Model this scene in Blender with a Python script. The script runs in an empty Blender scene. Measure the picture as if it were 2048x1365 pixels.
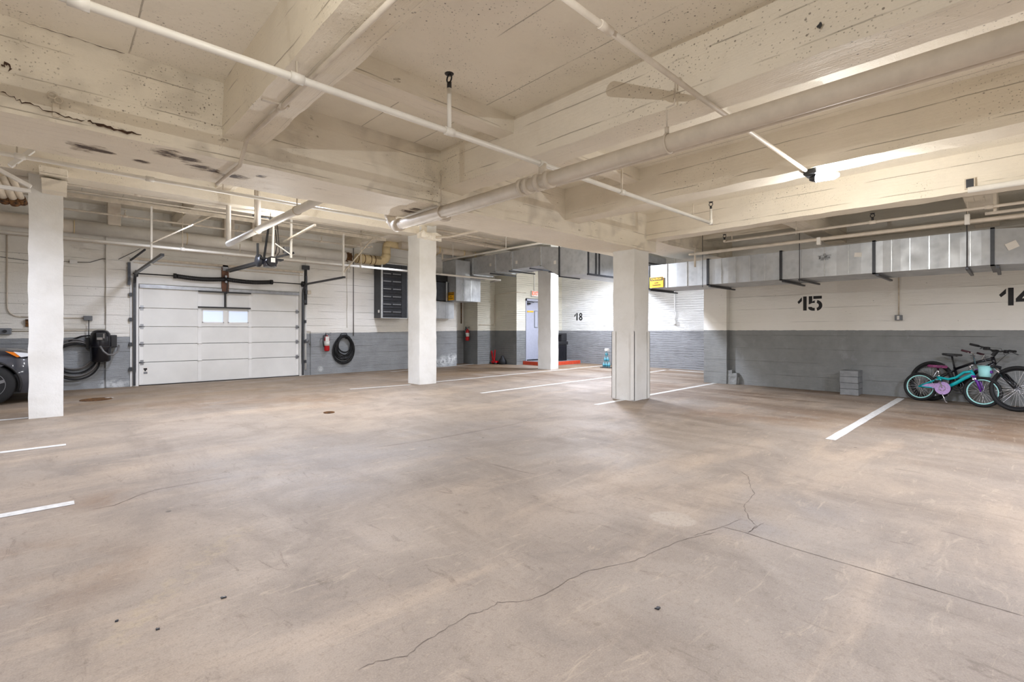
import bpy, bmesh, math, random
from mathutils import Vector, Matrix, noise
random.seed(7)
S = bpy.context.scene
COL = S.collection
# ---------------------------------------------------------------- camera
F = 965.0; HX = 1024.0; HY = 661.0; H = 1.25
YAW = math.atan(1011 / F)
fx, fy, rx, ry = math.cos(YAW), math.sin(YAW), math.sin(YAW), -math.cos(YAW)
cam_d = bpy.data.cameras.new('camera'); cam = bpy.data.objects.new('camera', cam_d); COL.objects.link(cam)
cam_d.sensor_width = 36.0; cam_d.lens = 36.0 * F / 2048.0
cam_d.shift_y = -(682.5 - HY) / 2048.0
cam_d.clip_start = 0.05; cam_d.clip_end = 200
cam.location = (0, 0, H)
cam.rotation_euler = (math.pi / 2, 0, math.atan2(fy, fx) - math.pi / 2)
S.camera = cam
S.view_settings.view_transform = 'Standard'
try: S.view_settings.look = 'None'
except Exception: pass
S.view_settings.gamma = 1.0
S.view_settings.use_curve_mapping = False
S.view_settings.exposure = EXPOSURE = 2.45
w = bpy.data.worlds.new('world'); S.world = w; w.use_nodes = True
w.node_tree.nodes['Background'].inputs[0].default_value = (0.9, 0.95, 1, 1)
w.node_tree.nodes['Background'].inputs[1].default_value = 0.3
LK = 1.0   # one factor on every lamp and fill light

def ray(x, y):
    u = (x - HX) / F
    return (fx + u * rx, fy + u * ry, (HY - y) / F)
def fl(x, y, z=0.0):
    r = ray(x, y); t = (z - H) / r[2]; return Vector((r[0] * t, r[1] * t, z))
def pX(x, y, X):
    r = ray(x, y); t = X / r[0]; return Vector((X, r[1] * t, H + r[2] * t))
def pY(x, y, Y):
    r = ray(x, y); t = Y / r[1]; return Vector((r[0] * t, Y, H + r[2] * t))

# ---------------------------------------------------------------- mesh helpers
def V(*a): return Vector(a)
def frame(d, up=(0, 0, 1)):
    d = Vector(d).normalized(); u = Vector(up)
    if abs(d.dot(u)) > .98: u = Vector((1, 0, 0)) if abs(d.x) < .9 else Vector((0, 1, 0))
    s = d.cross(u).normalized(); n = s.cross(d).normalized()
    return d, s, n
class MB:
    def __init__(self): self.bm = bmesh.new()
    def box(self, a, b, bev=0):
        a = Vector(a); b = Vector(b)
        lo = Vector([min(a[i], b[i]) for i in range(3)]); hi = Vector([max(a[i], b[i]) for i in range(3)])
        vs = [self.bm.verts.new((x, y, z)) for z in (lo.z, hi.z) for y in (lo.y, hi.y) for x in (lo.x, hi.x)]
        fs = [self.bm.faces.new([vs[i] for i in q]) for q in ((0, 2, 3, 1), (4, 5, 7, 6), (0, 1, 5, 4), (2, 6, 7, 3), (0, 4, 6, 2), (1, 3, 7, 5))]
        if bev > 0:
            es = set(e for f in fs for e in f.edges)
            bmesh.ops.bevel(self.bm, geom=list(es), offset=bev, segments=2, affect='EDGES', profile=.7)
        return self
    def bar(self, p, q, wd, ht, up=(0, 0, 1)):
        p = Vector(p); q = Vector(q); d, s, n = frame(q - p, up)
        c = [(-1, -1), (1, -1), (1, 1), (-1, 1)]
        A = [self.bm.verts.new(p + s * (u * wd / 2) + n * (v * ht / 2)) for u, v in c]
        B = [self.bm.verts.new(q + s * (u * wd / 2) + n * (v * ht / 2)) for u, v in c]
        self.bm.faces.new(A[::-1]); self.bm.faces.new(B)
        for i in range(4): self.bm.faces.new((A[i], A[(i + 1) % 4], B[(i + 1) % 4], B[i]))
        return self
    def tube(self, pts, r, seg=10, closed=False, cap=True):
        pts = [Vector(p) for p in pts]; n = len(pts)
        rs = r if isinstance(r, (list, tuple)) else [r] * n
        rings = []; ref = None
        for i, p in enumerate(pts):
            if closed: t = pts[(i + 1) % n] - pts[i - 1]
            else: t = pts[min(i + 1, n - 1)] - pts[max(i - 1, 0)]
            if t.length < 1e-9: t = Vector((0, 0, 1))
            t.normalize()
            if ref is None: _, s, nn = frame(t); ref = nn
            nn = (ref - t * ref.dot(t))
            if nn.length < 1e-6: _, s, nn = frame(t)
            nn.normalize(); ref = nn; s = t.cross(nn)
            rings.append([self.bm.verts.new(p + (s * math.cos(k * 2 * math.pi / seg) + nn * math.sin(k * 2 * math.pi / seg)) * rs[i]) for k in range(seg)])
        m = n if closed else n - 1
        for i in range(m):
            a, b = rings[i], rings[(i + 1) % n]
            for k in range(seg):
                f = self.bm.faces.new((a[k], a[(k + 1) % seg], b[(k + 1) % seg], b[k])); f.smooth = True
        if cap and not closed:
            self.bm.faces.new(rings[0][::-1]); self.bm.faces.new(rings[-1])
        return self
    def ring(self, c, axis, R, r, seg=40, rs=8, a0=0, a1=2 * math.pi, ref=(0, 0, 1)):
        d, s, n = frame(axis, ref); c = Vector(c)
        full = abs(a1 - a0 - 2 * math.pi) < 1e-6
        k = seg if full else seg + 1
        pts = [c + (s * math.cos(a0 + (a1 - a0) * i / seg) + n * math.sin(a0 + (a1 - a0) * i / seg)) * R for i in range(k)]
        return self.tube(pts, r, rs, closed=full)
    def lathe(self, prof, c, axis=(0, 0, 1), seg=24):
        d, s, n = frame(axis); c = Vector(c); rings = []
        for (r, h) in prof:
            rings.append([self.bm.verts.new(c + d * h + (s * math.cos(k * 2 * math.pi / seg) + n * math.sin(k * 2 * math.pi / seg)) * max(r, 1e-4)) for k in range(seg)])
        for i in range(len(prof) - 1):
            for k in range(seg):
                f = self.bm.faces.new((rings[i][k], rings[i][(k + 1) % seg], rings[i + 1][(k + 1) % seg], rings[i + 1][k])); f.smooth = True
        self.bm.faces.new(rings[0][::-1]); self.bm.faces.new(rings[-1])
        return self
    def prism(self, poly, o, u, v, th):
        """polygon (u,v coordinates) at o, spread along u and v, thickness th along u x v"""
        o = Vector(o); u = Vector(u); v = Vector(v); n = u.cross(v).normalized() * th
        A = [self.bm.verts.new(o + u * a + v * b) for a, b in poly]; B = [self.bm.verts.new(x.co + n) for x in A]
        k = len(poly)
        self.bm.faces.new(A[::-1]); self.bm.faces.new(B)
        for i in range(k): self.bm.faces.new((A[i], A[(i + 1) % k], B[(i + 1) % k], B[i]))
        return self
    def rough(self, a, b, cell=.15, amp=.006, fr=3.0):
        """box with faces cut into cells and a slightly uneven surface"""
        a = Vector(a); b = Vector(b); tmp = bmesh.new()
        N = [max(1, min(140, int(round(abs(b[i] - a[i]) / cell)))) for i in range(3)]
        def pt(i, j, k): return Vector((a.x + (b.x - a.x) * i / N[0], a.y + (b.y - a.y) * j / N[1], a.z + (b.z - a.z) * k / N[2]))
        cache = {}
        def vt(i, j, k):
            if (i, j, k) not in cache:
                p = pt(i, j, k)
                q = noise.noise_vector(p * fr) * amp + noise.noise_vector(p * fr * 4) * amp * .5
                e = sum(1 for t, m in ((i, N[0]), (j, N[1]), (k, N[2])) if t in (0, m))
                if e >= 2: q *= 1.7
                cache[(i, j, k)] = self.bm.verts.new(p + q)
            return cache[(i, j, k)]
        for i in range(N[0]):
            for j in range(N[1]):
                for k, fl_ in ((0, 0), (N[2], 1)):
                    q = [vt(i, j, k), vt(i + 1, j, k), vt(i + 1, j + 1, k), vt(i, j + 1, k)]
                    self.bm.faces.new(q if fl_ else q[::-1])
        for i in range(N[0]):
            for k in range(N[2]):
                for j, fl_ in ((0, 0), (N[1], 1)):
                    q = [vt(i, j, k), vt(i + 1, j, k), vt(i + 1, j, k + 1), vt(i, j, k + 1)]
                    self.bm.faces.new(q[::-1] if fl_ else q)
        for j in range(N[1]):
            for k in range(N[2]):
                for i, fl_ in ((0, 0), (N[0], 1)):
                    q = [vt(i, j, k), vt(i, j + 1, k), vt(i, j + 1, k + 1), vt(i, j, k + 1)]
                    self.bm.faces.new(q if fl_ else q[::-1])
        tmp.free(); return self
    def build(self, name, mat, parent=None, label=None, cat=None, group=None, kind=None, at=None, local=False, smooth=None):
        bm = self.bm
        bmesh.ops.recalc_face_normals(bm, faces=bm.faces[:])
        if smooth: 
            for f in bm.faces: f.smooth = True
        if parent is None and not local:
            if at is None:
                xs = [v.co for v in bm.verts]
                lo = Vector([min(c[i] for c in xs) for i in range(3)]); hi = Vector([max(c[i] for c in xs) for i in range(3)])
                at = Vector(((lo.x + hi.x) / 2, (lo.y + hi.y) / 2, lo.z))
            org = Vector(at)
        elif not local: org = Vector(ORG.get(parent.name, (0, 0, 0)))
        else: org = Vector((0, 0, 0))
        if not local:
            for v in bm.verts: v.co -= org
        me = bpy.data.meshes.new(name); bm.to_mesh(me); bm.free()
        for m in (mat if isinstance(mat, (list, tuple)) else [mat]): me.materials.append(m)
        o = bpy.data.objects.new(name, me); COL.objects.link(o)
        if parent is None:
            if not local: o.location = org
        else:
            o.parent = parent
        ORG[o.name] = org.copy()
        tag(o, label, cat, group, kind)
        return o
ORG = {}
def tag(o, label=None, cat=None, group=None, kind=None):
    if label: o['label'] = label
    if cat: o['category'] = cat
    if group: o['group'] = group
    if kind: o['kind'] = kind
    return o
def thing(name, loc, label, cat, group=None, kind=None, rot=None):
    o = bpy.data.objects.new(name, None); COL.objects.link(o); o.location = loc
    o.empty_display_size = .1
    if rot: o.rotation_euler = rot
    ORG[o.name] = Vector(loc)
    return tag(o, label, cat, group, kind)
def text_mesh(body, size, o, u, v, mat, name, parent, depth=.0015, align='CENTER', extra=0.0, label=None):
    cu = bpy.data.curves.new('t', 'FONT'); cu.body = body; cu.size = size; cu.extrude = 0; cu.align_x = align; cu.align_y = 'CENTER'; cu.offset = extra
    cu.resolution_u = 3
    ob = bpy.data.objects.new('t', cu); COL.objects.link(ob)
    me = bpy.data.meshes.new_from_object(ob.evaluated_get(bpy.context.evaluated_depsgraph_get()))
    bpy.data.objects.remove(ob); bpy.data.curves.remove(cu)
    u = Vector(u).normalized(); v = Vector(v).normalized(); n = u.cross(v).normalized(); o = Vector(o)
    org = ORG.get(parent.name, Vector((0, 0, 0))) if parent else Vector((0, 0, 0))
    for vt in me.vertices:
        vt.co = o + u * vt.co.x + v * vt.co.y + n * depth - org
    me.name = name; me.materials.clear(); me.materials.append(mat)
    ob = bpy.data.objects.new(name, me); COL.objects.link(ob)
    if parent: ob.parent = parent
    if label: ob['label'] = label
    return ob

# ---------------------------------------------------------------- materials
def srgb(r, g, b):
    f = lambda c: (c / 255 / 12.92) if c / 255 <= .04045 else ((c / 255 + .055) / 1.055) ** 2.4
    return (f(r), f(g), f(b), 1)
class NT:
    def __init__(self, name):
        self.m = bpy.data.materials.new(name); self.m.use_nodes = True
        self.t = self.m.node_tree; self.b = self.t.nodes['Principled BSDF']
        self.geo = None
    def n(self, ty, **kw):
        nd = self.t.nodes.new(ty)
        for k, v in kw.items(): setattr(nd, k, v)
        return nd
    def l(self, a, b): self.t.links.new(a, b)
    def pos(self):
        if not self.geo: self.geo = self.n('ShaderNodeNewGeometry')
        return self.geo.outputs['Position']
    def sep(self, s):
        q = self.n('ShaderNodeSeparateXYZ'); self.l(s, q.inputs[0]); return q.outputs
    def math(self, op, a, b=None, c=None, clamp=False):
        q = self.n('ShaderNodeMath', operation=op); q.use_clamp = clamp
        for i, x in enumerate((a, b, c)):
            if x is None: continue
            if isinstance(x, (int, float)): q.inputs[i].default_value = x
            else: self.l(x, q.inputs[i])
        return q.outputs[0]
    def scale(self, s):
        q = self.n('ShaderNodeVectorMath', operation='MULTIPLY'); self.l(self.pos(), q.inputs[0]); q.inputs[1].default_value = s; return q.outputs[0]
    def noise(self, scale, detail=4, rough=.6, vec=None, dist=0):
        q = self.n('ShaderNodeTexNoise'); q.inputs['Scale'].default_value = scale; q.inputs['Detail'].default_value = detail
        q.inputs['Roughness'].default_value = rough; q.inputs['Distortion'].default_value = dist
        self.l(vec if vec is not None else self.pos(), q.inputs['Vector']); return q.outputs['Fac']
    def vor(self, scale, vec=None, feature='F1'):
        q = self.n('ShaderNodeTexVoronoi', feature=feature); q.inputs['Scale'].default_value = scale
        self.l(vec if vec is not None else self.pos(), q.inputs['Vector']); return q.outputs['Distance']
    def rng(self, v, a, b, c=0.0, d=1.0):
        q = self.n('ShaderNodeMapRange'); self.l(v, q.inputs[0]); q.inputs[1].default_value = a; q.inputs[2].default_value = b
        q.inputs[3].default_value = c; q.inputs[4].default_value = d; q.clamp = True; return q.outputs[0]
    def mix(self, f, a, b):
        q = self.n('ShaderNodeMix', data_type='RGBA')
        if isinstance(f, (int, float)): q.inputs[0].default_value = f
        else: self.l(f, q.inputs[0])
        for i, x in ((6, a), (7, b)):
            if isinstance(x, tuple): q.inputs[i].default_value = x
            else: self.l(x, q.inputs[i])
        return q.outputs[2]
    def bump(self, h, strength=.3, dist=.01, prev=None):
        q = self.n('ShaderNodeBump'); q.inputs['Strength'].default_value = strength; q.inputs['Distance'].default_value = dist
        self.l(h, q.inputs['Height'])
        if prev is not None: self.l(prev, q.inputs['Normal'])
        return q.outputs[0]
    def spots(self, pts, warp=.0):
        """mask around world points [(x,y,z,r)] : 1 inside, 0 outside"""
        out = None
        for (x, y, z, r) in pts:
            q = self.n('ShaderNodeVectorMath', operation='DISTANCE'); self.l(self.pos(), q.inputs[0]); q.inputs[1].default_value = (x, y, z)
            mk = self.rng(q.outputs['Value'], r, r * .2)
            out = mk if out is None else self.math('MAXIMUM', out, mk)
        return out
    def done(self, col, rough=.7, normal=None, metal=0.0, spec=None):
        if isinstance(col, tuple): self.b.inputs['Base Color'].default_value = col
        else: self.l(col, self.b.inputs['Base Color'])
        if isinstance(rough, (int, float)): self.b.inputs['Roughness'].default_value = rough
        else: self.l(rough, self.b.inputs['Roughness'])
        self.b.inputs['Metallic'].default_value = metal
        if spec is not None: self.b.inputs['Specular IOR Level'].default_value = spec
        if normal is not None: self.l(normal, self.b.inputs['Normal'])
        return self.m

def seam(n, comp, period, width=.006, off=0.0, wob=None):
    """thin line where world coordinate comp is a multiple of period"""
    c = comp
    if wob is not None: c = n.math('ADD', c, wob)
    a = n.math('ADD', c, off); a = n.math('DIVIDE', a, period); a = n.math('FRACT', a); a = n.math('SUBTRACT', a, .5); a = n.math('ABSOLUTE', a)
    return n.rng(a, .5 - width / period, .5 - width * .3 / period)

def painted_concrete(name, base, tint, direction, spalls=(), speck=.55, rough=.6, lo=None):
    """direction: 'x' board joints on faces run along x (girder), 'y' along y (beams), 'c' ceiling"""
    n = NT(name); P = n.sep(n.pos())
    wob = n.math('MULTIPLY', n.math('SUBTRACT', n.noise(1.3, 3), .5), .03)
    big = n.noise(.55, 3, .5); mid = n.noise(2.6, 5, .65)
    col = n.mix(n.rng(big, .35, .7), base, tint)
    col = n.mix(n.rng(mid, .45, .75, 0, .35), col, lo or tuple([c * .78 for c in base[:3]] + [1]))
    if direction == 'x': ln = n.math('MAXIMUM', seam(n, P[2], .235, .005, .1, wob), n.math('MULTIPLY', seam(n, P[1], .1, .003, 0, wob), .5)); sv = (.25, 6, 6)
    elif direction == 'y': ln = n.math('MAXIMUM', seam(n, P[2], .235, .005, .1, wob), n.math('MULTIPLY', seam(n, P[0], .15, .003, .03, wob), .3)); sv = (6, .25, 6)
    else: ln = seam(n, P[0] if direction == 'cx' else P[1], .62, .006, .2, wob); sv = (1, 6, 6)
    brk = n.rng(n.noise(1.7, 2), .42, .56)
    ln = n.math('MULTIPLY', ln, brk)
    col = n.mix(n.math('MULTIPLY', ln, .45), col, (.12, .085, .06, 1))
    # pinholes and dirt specks in clusters
    sp = n.rng(n.vor(16), .115, .075); sp2 = n.rng(n.vor(42), .2, .12)
    clus = n.rng(n.noise(1.1, 3), speck - .05, speck + .08)
    k = n.math('MULTIPLY', n.math('MAXIMUM', sp, n.math('MULTIPLY', sp2, .6)), clus)
    col = n.mix(n.math('MULTIPLY', k, .7), col, (.09, .06, .045, 1))
    fine = n.noise(60, 3)
    h = n.math('ADD', n.math('MULTIPLY', mid, .6), n.math('MULTIPLY', fine, .25))
    h = n.math('SUBTRACT', h, n.math('MULTIPLY', ln, .6)); h = n.math('SUBTRACT', h, n.math('MULTIPLY', k, .5))
    strk = n.noise(7, 3, .6, n.scale(sv))
    h = n.math('ADD', h, n.math('MULTIPLY', strk, .35))
    if spalls:
        m = n.spots(spalls); j = n.noise(9, 5, .7, n.scale((.6, 1.6, 1.6)))
        core = n.rng(n.math('ADD', n.math('MULTIPLY', m, .33), j), .75, .81)
        halo = n.rng(n.math('ADD', n.math('MULTIPLY', m, .33), j), .66, .76)
        col = n.mix(n.math('MULTIPLY', halo, .6), col, srgb(165, 145, 118))
        col = n.mix(core, col, srgb(74, 58, 45)); h = n.math('SUBTRACT', h, n.math('MULTIPLY', halo, 1.6))
    return n.done(col, rough, n.bump(h, .7, .016))

CREAM = srgb(236, 228, 212); CREAM2 = srgb(228, 218, 197)
gsp = []
for (x, y, r) in ((178, 297, .16), (205, 302, .12), (285, 322, .1), (335, 306, .16), (380, 318, .14), (405, 335, .16), (425, 340, .13), (470, 352, .14), (520, 352, .08), (815, 423, .16), (830, 418, .12)):
    p = fl(x, y, 2.69); gsp.append((p.x, p.y, p.z, r))
M = {}
M['girder'] = painted_concrete('painted concrete girder', CREAM, CREAM2, 'x', gsp)
M['beam'] = painted_concrete('painted concrete beam', CREAM, CREAM2, 'y')
M['slab'] = painted_concrete('painted concrete slab', srgb(240, 233, 216), srgb(241, 234, 220), 'cx', speck=.5)
n = NT('white painted column'); _a = n.noise(2.2, 5, .65); _k = n.math('MULTIPLY', n.rng(n.vor(15), .11, .07), n.rng(n.noise(2.1, 3), .58, .64))
_c = n.mix(n.rng(_a, .4, .7), srgb(228, 227, 222), srgb(217, 215, 208)); _c = n.mix(n.math('MULTIPLY', _k, .5), _c, srgb(90, 84, 76))
M['column'] = n.done(_c, .5, n.bump(n.math('ADD', n.noise(9, 5, .7), n.math('MULTIPLY', n.noise(40, 3), .4)), .35, .012))

def wall_mat(name, split, coarse, top=srgb(236, 233, 225), bot=srgb(148, 151, 152), slope=0.0, seamz=.1, vert=None, chips=(), dirt=()):
    n = NT(name); P = n.sep(n.pos())
    edge = n.math('MULTIPLY', n.math('SUBTRACT', n.noise(9, 3), .5), .02)
    z = n.math('ADD', P[2], edge)
    if slope: z = n.math('ADD', z, n.math('MULTIPLY', n.math('SUBTRACT', 11.0, P[0]), slope))
    f = n.rng(z, split + .004, split - .004)
    wob = n.math('MULTIPLY', n.math('SUBTRACT', n.noise(1.5, 3), .5), .02)
    mid = n.noise(3, 5, .65); big = n.noise(.6, 3)
    a = n.mix(n.rng(big, .4, .7, 0, .6), top, tuple([top[0] * .86, top[1] * .85, top[2] * .8, 1]))
    b = n.mix(n.rng(mid, .4, .7), bot, tuple([c * .82 for c in bot[:3]] + [1]))
    b = n.mix(n.rng(n.noise(2.2, 6, .7, n.scale((1, 1, .7))), .6, .72, 0, .45), b, srgb(160, 163, 165))
    col = n.mix(f, a, b)
    ln = seam(n, P[2], seamz, .004, .02, wob)
    ln = n.math('MULTIPLY', ln, n.rng(n.noise(1.3, 3, .6, n.scale((1, 1, 3))), .42, .58))
    col = n.mix(n.math('MULTIPLY', ln, .5), col, (.07, .065, .06, 1))
    strk = n.noise(4, 5, .65, n.scale((1, 1, 9)))
    sp = n.math('MULTIPLY', n.rng(n.vor(14), .12, .08), n.rng(n.noise(2, 3), .58, .66))
    col = n.mix(n.math('MULTIPLY', sp, .6), col, (.06, .05, .045, 1))
    h = n.math('ADD', n.math('MULTIPLY', mid, .5), n.math('MULTIPLY', strk, .9 * coarse))
    h = n.math('ADD', h, n.math('MULTIPLY', n.noise(45, 3), .25 * coarse)); h = n.math('SUBTRACT', h, n.math('MULTIPLY', ln, .8))
    # flaked paint patches near the floor
    if chips:
        m = n.math('MULTIPLY', n.spots(chips), n.rng(n.noise(14, 5, .7), .42, .5))
        col = n.mix(m, col, srgb(212, 215, 214))
    if dirt:
        m = n.math('MULTIPLY', n.spots(dirt), n.rng(n.noise(10, 5, .7), .45, .6))
        col = n.mix(n.math('MULTIPLY', m, .8), col, srgb(70, 70, 64))
    return n.done(col, .55, n.bump(h, .8 * coarse, .02))
chp = []
for (x, y, r) in ((228, 770, .16), (240, 769, .14), (212, 771, .14), (252, 766, .1)): 
    p = pY(x, y, 13.65); chp.append((p.x, p.y, p.z, r))
for (x, y, r) in ((872, 726, .2), (885, 723, .25), (900, 719, .25), (908, 716, .18), (640, 738, .1)): 
    p = pY(x, y, 13.65); chp.append((p.x, p.y, p.z, r))
M['wall_door'] = wall_mat('garage door wall paint', 1.24, 1.0, slope=.0132, seamz=.2, chips=chp)
M['wall_brick'] = wall_mat('far brick wall paint', 1.235, 1.7, top=srgb(230, 230, 226), bot=srgb(142, 143, 144), seamz=.075)
M['wall_15'] = wall_mat('bay wall paint', 1.25, .8, top=srgb(238, 235, 227), bot=srgb(134, 136, 134), seamz=.29)
M['wall_alcove'] = wall_mat('alcove wall paint', 1.235, 1.3, top=srgb(218, 214, 198), bot=srgb(124, 126, 124), seamz=.075)

def floor_mat():
    n = NT('stained concrete floor'); P = n.sep(n.pos())
    big = n.noise(.35, 4, .55); mid = n.noise(1.4, 6, .65, dist=.6); st = n.noise(1.1, 6, .65, n.scale((.35, 1.3, 1)), dist=.4)
    st2 = n.noise(1.2, 6, .7, n.scale((1.6, .4, 1)), dist=.3)
    col = n.mix(n.rng(big, .35, .65), srgb(166, 158, 150), srgb(182, 168, 153))
    col = n.mix(n.rng(mid, .42, .66, 0, .75), col, srgb(142, 134, 127))
    col = n.mix(n.rng(st, .5, .68, 0, .8), col, srgb(200, 184, 166))
    col = n.mix(n.rng(st2, .52, .7, 0, .7), col, srgb(136, 125, 114))
    # brown tyre-worn ground in the far part
    far = n.rng(P[0], 5.5, 9.5); farm = n.math('MULTIPLY', far, n.rng(n.noise(.9, 5, .65, n.scale((1.6, .35, 1))), .42, .6))
    col = n.mix(n.math('MULTIPLY', farm, .85), col, srgb(118, 94, 70))
    fary = n.rng(P[1], 8.5, 11.0); farm2 = n.math('MULTIPLY', fary, n.rng(n.noise(.8, 5, .65, n.scale((.35, 1.6, 1))), .38, .6))
    col = n.mix(n.math('MULTIPLY', farm2, .7), col, srgb(150, 126, 94))
    rust = []
    for (x, y, r) in ((120, 1160, .5), (30, 1120, .35), (1960, 850, 1.2), (2040, 870, 1.0), (1850, 850, .8), (1560, 835, .9), (1440, 828, .9), (1640, 838, .8), (210, 1000, .3), (620, 800, 1.3), (450, 805, 1.2), (300, 815, .9), (1300, 770, 1.0)):
        p = fl(x, y); rust.append((p.x, p.y, 0, r))
    m = n.math('MULTIPLY', n.spots(rust), n.rng(n.noise(1.6, 5, .65, dist=.8), .4, .56))
    col = n.mix(n.math('MULTIPLY', m, .5), col, srgb(140, 108, 76))
    gr = []
    for (x, y, r) in ((560, 940, 1.0), (480, 960, .8), (750, 905, 1.2), (1600, 1010, .5), (1500, 1050, .35), (520, 905, 1.0), (1000, 860, .8), (700, 960, .7)):
        p = fl(x, y); gr.append((p.x, p.y, 0, r))
    m = n.math('MULTIPLY', n.spots(gr), n.rng(n.noise(1.1, 5), .36, .6))
    col = n.mix(n.math('MULTIPLY', m, .6), col, srgb(160, 158, 160))
    lt = []
    for (x, y, r) in ((1345, 1038, .13), (1330, 1036, .1), (1360, 1041, .1)):
        p = fl(x, y); lt.append((p.x, p.y, 0, r * 1.15))
    m = n.rng(n.spots(lt), .05, .3); col = n.mix(n.math('MULTIPLY', m, .45), col, srgb(205, 198, 188))
    yl = []
    for (x, y, r) in ((455, 1080, .08), (430, 1100, .08), (400, 1125, .07), (360, 1160, .07), (330, 1190, .07), (300, 1215, .07), (270, 1245, .07), (240, 1275, .07), (490, 1060, .05)):
        p = fl(x, y); yl.append((p.x, p.y, 0, r * 1.3))
    m = n.math('MULTIPLY', n.rng(n.spots(yl), .0, .4), n.rng(n.noise(16, 4, .7), .45, .6)); col = n.mix(n.math('MULTIPLY', m, .3), col, srgb(206, 190, 156))
    # dark drips and spots
    dk = n.math('MULTIPLY', n.rng(n.vor(2.3), .045, .03), n.rng(n.noise(3.1, 2), .5, .56))
    dk2 = n.math('MULTIPLY', n.rng(n.vor(7), .09, .05), n.rng(n.noise(1.7, 3), .6, .68))
    dm = n.math('MAXIMUM', dk, n.math('MULTIPLY', dk2, .6)); col = n.mix(n.math('MULTIPLY', dm, .75), col, srgb(66, 58, 52))
    # aggregate grain
    g = n.noise(140, 3, .75); g2 = n.noise(38, 4, .7)
    col = n.mix(n.rng(g, .5, .75, 0, .45), col, srgb(118, 106, 96)); col = n.mix(n.rng(g, .28, .45, .35, 0), col, srgb(214, 200, 184))
    col = n.mix(n.rng(g2, .52, .72, 0, .45), col, srgb(130, 118, 106))
    sc = n.noise(5, 8, .8, n.scale((.5, 2.2, 1)), dist=1.2); col = n.mix(n.rng(sc, .56, .66, 0, .5), col, srgb(206, 192, 174)); sc2 = n.noise(4, 8, .8, n.scale((2.0, .6, 1)), dist=1.0); col = n.mix(n.rng(sc2, .58, .66, 0, .5), col, srgb(112, 98, 86))
    tn = n.n('ShaderNodeMix', data_type='RGBA'); tn.blend_type = 'MULTIPLY'; tn.inputs[0].default_value = 1; n.l(col, tn.inputs[6]); tn.inputs[7].default_value = (.69, .645, .58, 1); col = tn.outputs[2]
    rg = n.math('ADD', n.rng(mid, .3, .7, .46, .62), n.math('MULTIPLY', g2, .12))
    h = n.math('ADD', n.math('MULTIPLY', g2, .5), n.math('MULTIPLY', g, .4)); h = n.math('ADD', h, n.math('MULTIPLY', mid, .8))
    return n.done(col, rg, n.bump(h, .3, .008), spec=.42)
M['floor'] = floor_mat()

def plain(name, col, rough=.5, metal=0., var=.12, scale=12, bump=.0, spec=None):
    n = NT(name); a = n.noise(scale, 4)
    c = n.mix(n.rng(a, .35, .7), col, tuple([max(0, x * (1 - var * 2)) for x in col[:3]] + [1]))
    nm = n.bump(n.noise(scale * 5, 3), bump, .004) if bump else None
    return n.done(c, rough, nm, metal, spec)
M['pipe'] = plain('cream painted pipe', srgb(214, 203, 186), .6, var=.08, scale=6, bump=.1)
M['pipe_white'] = plain('white painted pipe', srgb(232, 228, 218), .4, var=.05, scale=6)
M['hanger'] = plain('cream painted hanger', srgb(214, 202, 182), .5)
M['old_insul'] = plain('yellowed pipe insulation', srgb(222, 202, 158), .7, var=.12, scale=4, bump=.3)
M['torn'] = plain('torn brown insulation', srgb(120, 82, 42), .9, var=.5, scale=25, bump=.8)
M['black'] = plain('black metal', srgb(26, 26, 28), .45, .0)
M['black_rubber'] = plain('black rubber', srgb(22, 22, 23), .7)
M['black_gloss'] = plain('glossy black plastic', srgb(20, 20, 26), .25)
M['dkgrey'] = plain('dark grey steel', srgb(72, 74, 78), .4, .6)
M['steel'] = plain('bare steel', srgb(150, 152, 156), .35, .9)
M['chrome'] = plain('chrome', srgb(215, 215, 220), .15, 1.0, var=.03)
M['white'] = plain('white paint', srgb(232, 231, 226), .45, var=.05, scale=3)
M['doorwhite'] = plain('off white door panel', srgb(226, 225, 219), .4, var=.06, scale=1.3)
M['red'] = plain('red enamel', srgb(186, 18, 26), .3, var=.08)
M['orange'] = plain('orange red kerb paint', srgb(206, 74, 44), .5, var=.15, bump=.2)
M['greypaint'] = plain('grey paint', srgb(120, 123, 126), .5)
M['doorgrey'] = plain('blue grey door paint', srgb(166, 168, 180), .45, var=.04)
M['galv_strip'] = plain('bright duct flange', srgb(216, 220, 222), .3, .7)
M['yellow'] = plain('sign yellow', srgb(240, 176, 24), .5, var=.03)
M['signblack'] = plain('sign black', srgb(24, 18, 14), .5)
M['numeral'] = plain('stencil black paint', srgb(22, 20, 20), .6)
M['linewhite'] = plain('parking line paint', srgb(216, 214, 208), .55, var=.14, scale=22)
M['crack'] = plain('crack', srgb(104, 92, 82), .95)
M['crackdark'] = plain('deep crack', srgb(70, 50, 36), .95)
M['stonegrey'] = plain('grey painted block', srgb(138, 140, 140), .6, bump=.6, scale=8)
M['cable'] = plain('grey cable', srgb(112, 110, 108), .45)
M['wood'] = plain('brown stained wood', srgb(122, 84, 62), .7, var=.3)
M['paper'] = plain('paper label', srgb(226, 222, 214), .7, var=.03)

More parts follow.
